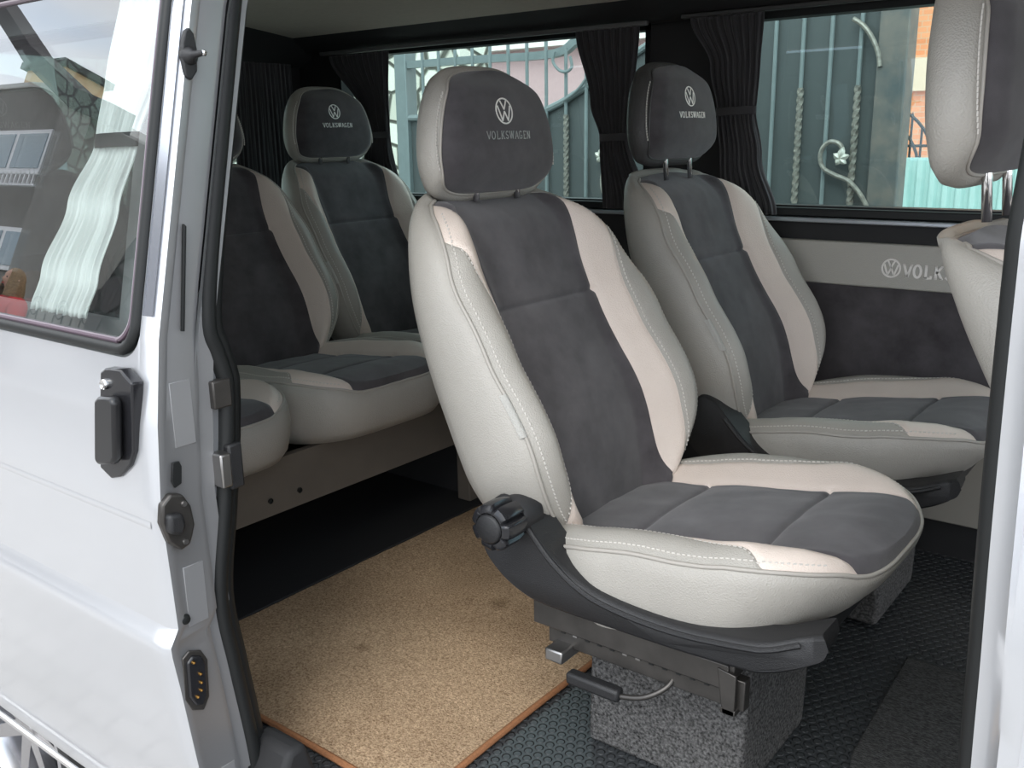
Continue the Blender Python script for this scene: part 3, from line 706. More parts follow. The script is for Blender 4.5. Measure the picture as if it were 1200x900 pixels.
# slanted dark trim above the windows (from roof edge to rail)
g = G(); g.prism([(-3.0, 2.36, 1.50), (-3.0, YW, 1.50), (-3.0, YW, 1.412), (-3.0, YW-.035, 1.418), (-3.0, 2.44, 1.452)], (4.6, 0, 0)); struct(g.o('trim_1', 'trim'))
g = G(); g.prism([(-3.0, .95, 1.50), (-2.84, .95, 1.50), (-2.93, .95, 1.40), (-3.0, .95, 1.37)], (0, 1.6, 0)); struct(g.o('trim_2', 'trim'))

# ------------------------------------------------------------------ curtains
def curtain(name, org, ux, prof, tie, label, group, m='curtain', amp=.008, pleats=9, uz=Vector((0, 0, 1)), nrm_=None, tiem='curtain'):
    """prof: list of (z, left, right) along ux; hangs in front of the glass"""
    ux = Vector(ux); nv = nrm_ or ux.cross(Vector((0, 0, 1))); t = thing(name, org, label, 'curtain', group)
    org = Vector(org); z0, z1 = prof[0][0], prof[-1][0]; rows = []
    NZ = 60; NX = pleats*10
    for i in range(NZ+1):
        z = z0+(z1-z0)*i/NZ
        a = lerps([(p[0], p[1]) for p in prof], z); b = lerps([(p[0], p[2]) for p in prof], z)
        row = []
        wd = abs(b-a); w0 = max(abs(p[2]-p[1]) for p in prof)
        for j in range(NX+1):
            u = j/NX; ph = 2*PI*pleats*u+1.2*math.sin(3*u+z*2)
            d = amp*(1.15-.6*(wd/w0))*math.sin(ph)+.003*math.sin(ph*2.3+z*9)
            xx = a+(b-a)*u+.0015*math.sin(ph+1.3)
            if tie: d *= .55+.45*min(1, abs(z-tie)/.06)
            row.append(org+ux*xx+nv*d+Vector((0, 0, z))+(uz*0))
        rows.append(row)
    g = G().grid(rows); o = g.o('curtain_panel', m, t, smooth=True); s = o.modifiers.new('solidify', 'SOLIDIFY'); s.thickness = .0015
    if tie:
        a = lerps([(p[0], p[1]) for p in prof], tie); b = lerps([(p[0], p[2]) for p in prof], tie)
        g = G(); ring = []
        for k in range(24):
            th = 2*PI*k/24; ring.append(((a+b)/2+((b-a)/2+.004)*math.cos(th), .012*math.sin(th)))
        rows = [[org+ux*p[0]+nv*p[1]+Vector((0, 0, tie+dz+.02*(p[0]-a))) for p in ring] for dz in (-.011, -.009, .009, .011)]
        g.grid(rows, closed_v=True); tb = g.o('tieback', tiem, t, smooth=True)
    return t
yc = YW-.045
curtain('curtain', (0, yc, 0), (1, 0, 0), [(.90, -2.66, -2.445), (1.10, -2.60, -2.487), (1.20, -2.62, -2.49), (1.40, -2.775, -2.475)], 1.115, 'black pleated curtain left of the far window, above the rear seat', 'black side window curtains')
curtain('curtain', (0, yc, 0), (1, 0, 0), [(.885, -1.585, -1.42), (1.09, -1.595, -1.50), (1.2, -1.63, -1.485), (1.405, -1.685, -1.468)], 1.095, 'black pleated curtain between the two central headrests', 'black side window curtains')
curtain('curtain', (0, yc, 0), (1, 0, 0), [(.885, -1.19, -1.03), (1.04, -1.20, -1.082), (1.16, -1.215, -1.104), (1.28, -1.24, -1.098), (1.41, -1.305, -1.092)], 1.16, 'black pleated curtain tied back just right of the far headrest', 'black side window curtains')
curtain('curtain', (-2.955, 0, 0), (0, 1, 0), [(.86, 2.185, 2.47), (1.38, 2.195, 2.47)], None, 'black pleated curtain hanging straight at the rear window, in the dark back corner', 'black rear curtains', pleats=12)
curtain('curtain', (-2.955, 0, 0), (0, 1, 0), [(.86, 1.95, 2.135), (1.08, 2.02, 2.115), (1.38, 1.80, 2.14)], 1.09, 'black curtain at rear window mostly hidden behind door pillar', 'black rear curtains', pleats=8)
g = G().box(-2.82, -1.44, yc-.010, yc+.008, 1.403, 1.416); tag(bevel(g.o('curtain_rail', mat('rail_dark', (.12, .12, .12), .4)), .003), 'dark grey curtain rail above the rear side window', 'curtain rail', 'curtain rails')
g = G().box(-1.33, 1.2, yc-.010, yc+.008, 1.410, 1.422); tag(bevel(g.o('curtain_rail', mat('rail_dark2', (.06, .06, .06), .4)), .003), 'dark curtain rail above the larger right window', 'curtain rail', 'curtain rails')

# ------------------------------------------------------------------ floor coverings
tag(bevel(G().box(-3.0, -1.758, .95, 2.53, .0005, .012).o('shade_sheet', 'trim'), .003), 'added black sheet standing in for the shade under the rear seats', 'shade sheet')  # black sheet added on the floor to paint the deep shade under the bench
t = thing('carpet_mat', (-1.37, 1.5, 0), 'beige looped carpet mat with orange bound edge on the black rubber floor', 'mat')
rect = [(-1.752, .99), (-.993, .985), (-.993, 1.95), (-.993, 2.50), (-1.755, 2.50)]
g = G(); nx, ny = 60, 110; rows = []
for i in range(ny+1):
    y = .99+(2.50-.99)*i/ny
    rows.append([(-1.752+.759*j/nx, y-(.005*j/nx if i == 0 else 0), .011+.0012*noise.noise(Vector((j*.35, i*.35, 0)))+.0025*noise.noise(Vector((j*.06, i*.06, 3)))) for j in range(nx+1)])
g.grid(rows); g.prism([(-1.752, .99, 0), (-.993, .985, 0), (-.993, 2.5, 0), (-1.752, 2.5, 0)], (0, 0, .010)); g.o('pile', 'carpet', t)
g = G(); g.tube(smooth_path([(-1.752, .985, .008), (-1.5, .982, .009), (-1.25, .983, .008), (-1.02, .979, .008), (-.990, .984, .008), (-.986, 1.02, .008), (-.989, 1.3, .009), (-.986, 1.7, .008), (-.990, 2.5, .008)], 10), .0065, 8); g.o('bound_edge', 'binding', t)
c = G().add([(-.12, .90, .0), (-.47, 1.42, .0), (-.47, 2.45, .0), (.05, 2.45, .0), (.05, .9, .0)], [(0, 1, 2, 3, 4)])
g = G().prism([(-.10, .93, .001), (-.30, .93, .001), (-.36, 1.25, .001), (-.44, 1.55, .001), (-.455, 1.95, .001), (.08, 1.95, .001), (.08, .93, .001)][::-1], (0, 0, .009))
tag(bevel(g.o('carpet_mat', 'ribbed'), .003), 'dark ribbed carpet piece on the rubber floor beside the front pillar', 'mat')

# ------------------------------------------------------------------ sliding door
XE = -1.216
dr = thing('sliding_door', (-1.9, .75, -.4), 'silver sliding door pushed open at the left, with tinted window', 'van door')
# skin with window opening: lower part, strip ahead of the window, header
def corner_pts(x1, z0, z1, r, n=8):
    pts = []
    for k in range(n+1):
        a = -PI/2+PI/2*k/n; pts.append((x1-r+r*math.cos(a), z0+r+r*math.sin(a)))
    return pts
WX1, WZ0, WZ1 = -1.262, .806, 1.345
def dskin(x, z, o=0): # o = outward lift
    return Vector((x, dy(z)-o, z))
zs_low = [-.07]+[z for z in ZS if -.07 < z <= .78]+[.78]
g = G(); xs = [-3.2, -2.8, -2.4, -2.1, -1.8, -1.5, -1.35, -1.26, -1.235, -1.224, -1.219, XE]
def drow(z, xx): return [(x, dy(z)+(.0 if x < -1.235 else .008*((x+1.235)/.019)**2), z) for x in xx]
def arch(x, z):  # rear wheel arch lifts the lower edge
    return z
g.grid([drow(z, xs) for z in zs_low]); 
zs_up = [.78, .79, .80]+[z for z in ZS if z > .80]
xs2 = [-1.262+.01, -1.235, -1.224, -1.219, XE]
g.grid([drow(z, xs2) for z in zs_up])
# strip under the window up to the frame incl. rounded corner fill
r = .05; cp = corner_pts(WX1+.012, WZ0-.012, WZ1, r)
rows = [[(x, dy(.78), .78) for x in (-3.2, -2.0)]+[(p[0], dy(.78), .78) for p in cp], [(x, dy(WZ0-.012), WZ0-.012) for x in (-3.2, -2.0)]+[(p[0], dy(p[1]), p[1]) for p in cp]]
g.grid(rows)
g.grid([drow(z, [-3.2, -2.2, -1.9, -1.5, -1.30, -1.25]) for z in (1.345, 1.36, 1.38, 1.40, 1.43)])
skin = g.o('outer_skin', 'silver', dr)
# edge face (flange) and inner skin
TH = .078
g = G(); rows = []
for z in [-.07]+[z for z in ZS if z > -.07]:
    y0 = dy(z)+.008; w_ = TH-.012*sst(.7, .9, z); rows.append([(XE, y0, z), (XE-.001, y0+.012, z), (XE-.006, y0+.018, z), (XE-.006, y0+w_-.012, z), (XE-.012, y0+w_, z), (XE-.03, y0+w_+.002, z)])
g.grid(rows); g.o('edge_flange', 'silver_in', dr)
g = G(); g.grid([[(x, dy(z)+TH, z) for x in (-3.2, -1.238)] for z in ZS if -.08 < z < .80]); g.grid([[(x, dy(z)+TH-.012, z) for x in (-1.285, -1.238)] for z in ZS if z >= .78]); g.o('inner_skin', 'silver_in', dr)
# pressed panels on the edge flange
for (za, zb) in ((.66, .76), (.37, .47), (.02, .10)):
    g = G(); y0 = (dy(za)+dy(zb))/2+.034; g.box(XE-.012, XE-.0048, y0, y0+.036, za, zb); bevel(g.o('pressing', 'silver_in', dr), .001)
# window seal, trim and glass
path = [(-3.2, WZ0)]+[(-2.6, WZ0), (-2.0, WZ0), (-1.6, WZ0)]+corner_pts(WX1, WZ0, WZ1, .042)+[(WX1+.0, z) for z in (.90, 1.0, 1.1, 1.2, 1.3)]+[(WX1-.01, 1.33), (WX1-.04, 1.35)]+[(-2, 1.35), (-3.2, 1.35)]
g = G().tube([dskin(x, z, -.000) for x, z in path], .0095, 10); g.o('window_seal', 'rubber', dr)
path2 = [(x-(.012 if x > -1.3 else 0), z+(.012 if z < 1 else -.012) if (z < .85 or z > 1.3) else z) for x, z in path]
g = G().tube([dskin(x, z, .001) for x, z in path2], .0045, 8); g.o('window_trim', mat('seal_sheen', (.10, .07, .09), .3), dr)
gl = G().add([dskin(-3.2, .80, -.006), dskin(-1.262, .80, -.006), dskin(-1.262, 1.352, -.006), dskin(-3.2, 1.352, -.006)], [(0, 1, 2, 3)])
# flat pane, true to the slope of the upper door
a0 = Vector((0, .733, .827)); a1 = Vector((0, .841, 1.292)); sl_ = (a1-a0).normalized(); 
def pn(x, z): t_ = (z-.827)/sl_.z; return Vector((x, .739+sl_.y*t_, z))
nq = Vector((0, sl_.z, -sl_.y)); q = [pn(-3.2, .80), pn(WX1, .80), pn(WX1, 1.35), pn(-3.2, 1.35)]
g = G().add(q, [(0, 1, 2, 3)]); pane = obj('window_pane', g.v, g.f, 'door_glass', dr, smooth=False)
# dark polished strip ahead of the window
g = G(); g.grid([[dskin(x, z, .0008) for x in (-1.250, -1.223)] for z in [.86+.02*k for k in range(26)]]); g.o('window_strip', mat('strip_silver', (.62, .65, .72), .15, metal=.85), dr)
# swage line
g = G(); g.grid([[(x, dy(z)-.0002-(.0009*math.cos((z-.548)/.006*PI/2)), z) for x in (-3.2, -1.235)] for z in [.542+.001*k for k in range(13)]]); g.o('crease', 'silver', dr)
# handle
def hp(px, py): return at(px, py, y=.704)
g = G(); poly = [hp(*p) for p in ((117, 436), (122, 432), (140, 434), (154, 450), (156, 530), (152, 546), (141, 559), (130, 561), (117, 548), (116, 520))]
g.prism(poly, (0, .02, 0)); hs = g.o('handle_surround', 'gloss_plastic', dr); bevel(hs, .003, 3)
g = G(); poly = [p+Vector((0, -.004, 0)) for p in [hp(*p) for p in ((124, 466), (128, 462), (143, 463), (147, 470), (148, 534), (144, 541), (128, 541), (124, 535))]]
g.prism(poly, (0, -.016, 0)); ha = g.o('handle', 'grey_plastic', dr); bevel(ha, .005, 3)
c = hp(124, 450); g = G().lathe([(0, .004), (.0035, .004), (.0075, .006), (.0085, .003), (.0085, -.004)], c, (0, -1, 0), 20); g.o('lock', 'chrome', dr)
# hardware on the edge flange
def ep(px, py): return at(px, py, x=XE-.004)
def edge_prism(name, pts, m, h, bv=.003):
    g = G().prism([ep(*p) for p in pts], (h, 0, 0)); o = g.o(name, m, dr); bevel(o, bv, 3); return o
edge_prism('bumper_plate', [(213, 36), (218, 32), (224, 40), (228, 60), (228, 84), (221, 95), (214, 90), (210, 70), (210, 50)], 'plastic', .008)
c = ep(219, 66); G().lathe([(.013, 0), (.013, .008), (.009, .014), (.006, .018), (.005, .022), (.0035, .040), (0, .042)], c, (1, -.05, .05), 20).o('bumper_pin', 'plastic', dr)
c = ep(221, 66); G().lathe([(.0045, .024), (.0045, .040), (.002, .044), (0, .044)], c, (1, -.05, .05), 14).o('pin_tip', 'chrome', dr)
edge_prism('guide_plate', [(184, 590), (194, 577), (208, 577), (218, 590), (223, 612), (218, 635), (207, 643), (192, 634), (183, 612)], 'steel', .014, .004)
edge_prism('guide_socket', [(187, 600), (204, 597), (208, 612), (204, 624), (188, 622)], 'plastic', .026, .006)
for p in ((209, 588), (211, 632)):
    G().lathe([(0, .017), (.004, .017), (.005, .013)], ep(*p), (1, 0, 0), 12).o('screw', 'bare_steel', dr)
edge_prism('slot_cover', [(201, 542), (209, 540), (212, 546), (212, 566), (204, 572), (200, 564)], 'rubber', .003, .002)
G().lathe([(0, .005), (.003, .005), (.007, .004), (.009, 0)], ep(217, 726), (1, 0, 0), 16).o('rubber_stop', 'rubber', dr)
edge_prism('contact_plate', [(212, 772), (220, 762), (234, 761), (242, 772), (244, 815), (238, 831), (224, 832), (215, 820)], 'steel', .004, .003)
edge_prism('contact_block', [(216, 776), (222, 767), (233, 767), (238, 776), (240, 812), (235, 824), (226, 825), (219, 815)], 'gloss_plastic', .009, .003)
for p in ((230, 787), (231, 797), (231, 806), (227, 814), (222, 774)):
    G().lathe([(0, .014), (.0022, .013), (.003, .008)], ep(*p), (1, 0, 0), 10).o('contact_pin', 'amber', dr)
edge_prism('edge_seal', [(213, 262), (216, 265), (214, 388), (211, 388)], 'rubber', .006, .001)
# chrome strip at the foot of the door
g = G(); g.tube([(-3.2, .727, -.066), (-2.2, .727, -.066), (-1.23, .727, -.066)], .006, 8); g.o('lower_trim', 'chrome', dr)
# white curtain behind the door glass
def cx(px, py): return at(px, py, y=.82)
zt = cx(130, 165).z
tt = curtain('curtain', (0, 0, 0), (1, 0, 0), [(cx(100, 362).z, cx(70, 360).x, cx(133, 372).x), (cx(100, 320).z, cx(74, 320).x, cx(137, 320).x), (cx(100, 240).z, cx(88, 240).x, cx(144, 240).x), (zt, cx(104, 165).x, cx(150, 165).x), (cx(120, 90).z, cx(102, 90).x, cx(160, 90).x), (1.34, cx(98, -20).x, cx(172, -20).x)], zt,
        'white pleated curtain tied back behind the sliding door window', 'door curtains', m='white_curtain', amp=.006, pleats=8, tiem='rubber')
for o in tt.children:   # hang parallel to the leaning glass
    for v in o.data.vertices: v.co.y += .770+(v.co.z-.827)*.23
tt.location = (0, 0, 0)

# ------------------------------------------------------------------ rear wheel under the door
t = thing('wheel', (-2.17, .92, -.56), 'black tyre with bright alloy rim below the sliding door', 'wheel')
c = (-2.17, .92, -.255)
G().lathe([(.205, -.08), (.235, -.095), (.28, -.095), (.300, -.07), (.303, 0), (.300, .08), (.27, .09), (.2, .09)], c, (0, 1, 0), 48).o('tyre', 'tyre', t)
G().lathe([(.205, -.082), (.198, -.086), (.190, -.075), (.185, 0), (.185, .08)], c, (0, 1, 0), 48).o('rim', 'alloy', t)
G().lathe([(0, -.065), (.03, -.065), (.035, -.055), (.035, .03)], c, (0, 1, 0), 24).o('hub', 'alloy', t)
for k in range(7):
    a = 2*PI*k/7; u = Vector((math.cos(a), 0, math.sin(a))); v = Vector((-math.sin(a), 0, math.cos(a))); cc = Vector(c)
    G().prism([cc+u*.03-v*.022+Vector((0, -.06, 0)), cc+u*.188-v*.013+Vector((0, -.075, 0)), cc+u*.188+v*.013+Vector((0, -.075, 0)), cc+u*.03+v*.022+Vector((0, -.06, 0))], (0, .025, 0)).o('spoke', 'alloy', t)

# ------------------------------------------------------------------ outside
g = G().add([(-60, -40, -.56), (40, -40, -.56), (40, 40, -.56), (-60, 40, -.56)], [(0, 1, 2, 3)]); gr = g.o('ground', 'paver', smooth=False); gr['kind'] = 'structure'
pv = G().box(-60, 30, -40, -2.3, -.56, -.16).o('pavement', 'paver', smooth=False); pv['kind'] = 'structure'
YG = 4.2
gate = thing('metal_gate', (-2.6, YG, -.5), 'dark blue-grey sheet metal gate with bars and scrolls seen through the far windows', 'gate')
TOP = [(-4.0, 1.22), (-3.4, 1.215), (-3.1, 1.225), (-2.95, 1.255), (-2.75, 1.345), (-2.5, 1.47), (-2.2, 1.62), (-1.9, 1.75), (-1.32, 1.9)]
tp = smooth_path([(x, 0, z) for x, z in TOP], 5)
g = G(); g.prism([(-4.0, YG, -.50)]+[(p.x, YG, p.z) for p in tp]+[(-1.32, YG, -.50)], (0, .008, 0)); g.o('sheet_panel', 'gate', gate, smooth=False)
G().tube([(p.x, YG-.012, p.z) for p in tp], .018, 8).o('panel_edge', 'gate_bar', gate)
BM = smooth_path([(-4.02, YG, 1.515), (-3.5, YG, 1.515), (-2.97, YG, 1.512), (-2.82, YG, 1.565), (-2.6, YG, 1.68), (-2.2, YG, 1.9)], 5)
G().tube([p for p in BM], .028, 4).o('top_rail', 'gate_bar', gate)
bevel(G().box(-4.075, -3.985, YG-.03, YG+.06, -.55, 1.60).o('gate_post', 'gate_bar', gate), .004)
bevel(G().box(-1.315, -1.195, YG-.04, YG+.08, -.55, 2.2).o('gate_post', 'post', gate), .006)
def ztop(x): return lerp([(p.x, p.z) for p in BM], x) if x < -2.3 else 2.0
xb = -3.86; k = 0
while xb < -1.36:
    zt_ = ztop(xb)
    if (k % 2 == 1) or xb < -3.0: G().tube([(xb, YG-.02, -.5), (xb, YG-.02, zt_+(.10 if xb < -2.9 else 0))], .0095, 8).o('bar', 'gate_bar', gate)
    else:
        zsw = 1.29 if xb > -2.0 else 1.21
        G().tube([(xb, YG-.02, -.5), (xb, YG-.02, .40)], .0095, 8).o('bar', 'gate_bar', gate)
        n_ = 120; G().tube([(xb, YG-.02, .40+(zsw-.40)*i/n_) for i in range(n_+1)], .0150, 4, twist=.33).o('twisted_bar', 'twist', gate)
        G().tube([(xb, YG-.02, zsw), (xb, YG-.02, zt_)], .0095, 8).o('bar', 'gate_bar', gate)
    xb += .1235; k += 1
def scroll(pts, nm='scroll', m='twist', r=.010):
    G().tube(smooth_path([at(px, py, y=YG-.045) for px, py in pts], 6), r, 8).o(nm, m, gate)
scroll([(988, 178), (984, 169), (974, 166), (965, 172), (961, 184), (965, 197), (978, 205), (994, 212), (1007, 226), (1016, 243), (1022, 262)])
scroll([(1000, 22), (1012, 30), (1022, 44), (1029, 62), (1031, 78)])
scroll([(718, 262), (712, 235), (706, 222), (706, 205), (712, 192), (722, 185), (734, 188)])
scroll([(548, 218), (556, 202), (568, 196), (582, 198), (592, 208), (593, 222)])
scroll([(650, 60), (648, 72), (655, 82), (664, 84), (670, 78), (668, 66)], r=.008, m='gate_bar')
scroll([(660, 118), (676, 106), (688, 90), (696, 74)], r=.008, m='gate_bar')
def leaf(px, py):
    c = at(px, py, y=YG-.06); g = G()
    for a, L, wd in ((1.35, .050, .017), (2.5, .036, .015), (.35, .040, .016), (4.2, .030, .014), (5.6, .034, .015)):
        u = Vector((math.cos(a), 0, math.sin(a))); v = Vector((-math.sin(a), 0, math.cos(a)))
        mid = [c+u*(L*t)+Vector((0, -.010*math.sin(PI*t), 0)) for t in (0, .3, .6, .85, 1)]; ww = (.3, 1, .8, .45, .03)
        rows = [[p-v*wd*k+Vector((0, .006, 0)), p-v*wd*k*.5, p+Vector((0, -.004, 0)), p+v*wd*k*.5, p+v*wd*k+Vector((0, .006, 0))] for p, k in zip(mid, ww)]
        g.grid(rows); g.grid([[q+Vector((0, .006, 0)) for q in r] for r in rows])
    g.o('leaf_ornament', mat('pale_leaf', (.62, .6, .55), .4, metal=.3), gate)
leaf(984, 186); leaf(703, 184)

def block_wall(name, x0, x1, y, z0, top, m, label, cat, th=.3, n=40, rough=.02, seed=0, group=None):
    g = G(); rf = []; rb = []
    for i in range(n+1):
        x = x0+(x1-x0)*i/n; zt = top(x); rows_n = 16
        rf.append([(x, y+rough*noise.noise(Vector((x*4+seed, j*.7, 0))), z0+(zt-z0)*j/rows_n) for j in range(rows_n+1)])
        rb.append([(x, y+th, z0+(zt-z0)*j/rows_n) for j in range(rows_n+1)])
    g.grid(rf); g.grid(rb); g.grid([[a[-1], b[-1]] for a, b in zip(rf, rb)]); g.grid([rf[0], rb[0]]); g.grid([rf[-1], rb[-1]]); g.grid([[a[0], b[0]] for a, b in zip(rf, rb)])
    return tag(g.o(name, m), label, cat, group)
block_wall('stone_wall', -9.5, -4.28, 5.0, -.56, lambda x: 1.93, 'stone', 'pale rubble stone wall with dark joints left of the metal gate', 'wall')
# pink house
t = thing('house', (-8, 10.5, -.56), 'pink stucco house beyond the gate bars', 'house')
G().box(-12.5, -3.8, 9.3, 14, -.56, 2.08).o('wall', 'pink', t); G().prism([(-12.8, 9.1, 2.08), (-12.8, 11.6, 3.6), (-12.8, 14.2, 2.08)], (9.0, 0, 0)).o('roof', mat('pale_roof', (.6, .55, .52), .8), t)
G().box(-8.1, -7.4, 9.24, 9.3, 1.15, 1.9).o('window_frame', 'white', t); G().box(-8.0, -7.5, 9.22, 9.26, 1.2, 1.85).o('pane', 'pane', t)
# orange brick house
t = thing('house', (-1, 12, -.56), 'sunlit orange brick house behind the pale blue fence', 'house')
G().box(-3.4, 3.5, 12, 17, -.56, 6.2).o('wall', 'orange', t)
G().box(-3.40, 3.5, 11.93, 12.0, 1.55, 1.92).o('band', mat('cream_band', (.85, .68, .5), .8), t)
G().box(-2.86, -2.1, 11.97, 12.02, .98, 1.50).o('window_opening', 'roof', t)
G().prism([(-3.6, 11.6, 6.2), (-3.6, 14.5, 8), (-3.6, 17.4, 6.2)], (7.4, 0, 0)).o('roof', 'roof', t)
# pale corrugated fence
g = G(); rows = [[], []]
for k in range(600):
    x = -2.9+6*k/600; y = 8+.018*math.tanh(3*math.sin(2*PI*k/10)); rows[0].append((x, y, -.56)); rows[1].append((x, y, .90))
g.grid(rows); f = g.o('corrugated_fence', 'tin', smooth=False); s = f.modifiers.new('solidify', 'SOLIDIFY'); s.thickness = .004
tag(f, 'pale blue corrugated metal fence behind the right window', 'fence')
t = thing('iron_fence', (-2.3, 8.6, -.56), 'dark wrought iron fence top with spear points above the blue fence', 'fence')
for k in range(15):
    x = -2.98+.085*k; zz = 1.42-.012*(k-3)**2 if k < 9 else 1.05
    G().tube([(x, 8.6, .2), (x, 8.6, zz), (x, 8.6, zz+.03)], [.011, .011, .001], 6).o('spear_bar', 'iron', t)
for rr_ in (.55, .42, .28):
    G().tube([(-2.72+rr_*math.cos(a), 8.57, .78+rr_*1.02*math.sin(a)) for a in [PI*k/20 for k in range(21)]], .014, 6).o('arc', 'iron', t)
G().tube([(-3.0, 8.58, .98), (-1.8, 8.58, .98)], .012, 6).o('rail', 'iron', t)

# street side, mirrored in the door glass
t = thing('house', (-24, -11, -.56), 'grey stucco house with dark eaves mirrored in the sliding door window', 'house')
YH = -8.0
arc = [(-22.4, 6.85), (-21.8, 6.80), (-21.1, 6.60), (-20.4, 6.25), (-19.7, 5.75), (-19.2, 5.35)]
g = G().prism([(-33, YH, -.56), (-33, YH, 6.85)]+[(x, YH, z) for x, z in arc]+[(-19.2, YH, -.56)], (0, -6, 0)); g.o('wall', 'stucco', t, smooth=False)
g = G()
for (a, b2) in zip([(-33, 6.85)]+arc, arc): g.prism([(a[0], YH+.06, a[1]+.10), (b2[0], YH+.06, b2[1]+.10), (b2[0], YH+.06, b2[1]-.02), (a[0], YH+.06, a[1]-.02)], (0, -6.1, 0))
g.o('roof_edge', mat('pale_coping', (.5, .49, .46), .8), t, smooth=False)
VG = [(-27.6, 10.9), (-24.7, 9.35), (-21.3, 7.35), (-18.8, 6.25), (-17.2, 5.85)]
g = G()
for (a, b2) in zip(VG, VG[1:]): g.prism([(a[0], YH+.8, a[1]), (b2[0], YH+.8, b2[1]), (b2[0], YH+.8, b2[1]-.42), (a[0], YH+.8, a[1]-.42)], (0, -.5, 0))
g.o('roof_verge', 'roof', t, smooth=False)
G().prism([(-19.15, YH+.75, -.56), (-19.15, YH+.75, 6.0), (-17.9, YH+.75, 5.6), (-17.9, YH+.75, -.56)], (0, -3, 0)).o('side_wall', 'stucco', t, smooth=False)
G().box(-27.7, -27.3, YH+.3, YH+.8, -.56, 10.6).o('verge_post', 'roof', t)
def hwin(x0, x1, z0, z1, n=2):
    f = G().box(x0, x1, YH+.02, YH+.08, z0, z1).o('window_frame', 'white', t)
    for k in range(n):
        a = x0+(x1-x0)*k/n+.09; b2 = x0+(x1-x0)*(k+1)/n-.09; G().box(a, b2, YH+.06, YH+.10, z0+.1, z1-.1).o('pane', 'pane', f)
hwin(-23.6, -20.7, 4.75, 5.75); hwin(-22.3, -20.3, 2.55, 3.5); hwin(-28, -25.5, 4.75, 5.75)
g = G(); g.box(-24.5, -19.6, YH+.55, YH+.60, 4.50, 4.56); g.box(-24.5, -19.6, YH+.55, YH+.60, 4.25, 4.29)
for k in range(26): g.box(-24.5+.19*k, -24.46+.19*k, YH+.55, YH+.6, 4.27, 4.54)
g.o('balcony_rail', 'white', t)
t = thing('house', (-36, -18, -.56), 'yellow stucco house with small window mirrored in the sliding door glass', 'house')
G().box(-37.4, -34.6, -15.6, -14, -.56, 11.4).o('wall', 'yellow', t); G().box(-35.5, -34.8, -14.02, -13.95, 9.6, 10.6).o('pane', 'pane', t); G().box(-37.6, -34.4, -15.8, -13.8, 11.4, 11.65).o('roof', 'roof', t)
block_wall('stone_wall', -11.6, -7.5, -5.2, -.56, lambda x: 1.9+1.7*sst(-11.7, -10.2, x)+.35*noise.noise(Vector((x*3, 0, 5))), 'dark_stone', 'dark rough stone wall mirrored at the lower right of the door window', 'wall', rough=.06, seed=9)
t = thing('iron_fence', (-13, -5.4, -.56), 'thin wrought iron fence with scrolls mirrored in the door window', 'fence')
for k in range(16): G().tube([(-15.5+.25*k, -5.6, -.56), (-15.5+.25*k, -5.6, 1.55)], .012, 6).o('bar', 'iron', t)
for z in (.1, 1.3): G().tube([(-15.5, -5.6, z), (-11.7, -5.6, z)], .018, 6).o('rail', 'iron', t)
for k in range(5):
    G().tube([(-15.1+.75*k+.18*math.cos(a)*(1-a/14), -5.6, 1.62+.18*math.sin(a)*(1-a/14)) for a in [i*.35 for i in range(28)]], .012, 6).o('scroll', 'iron', t)

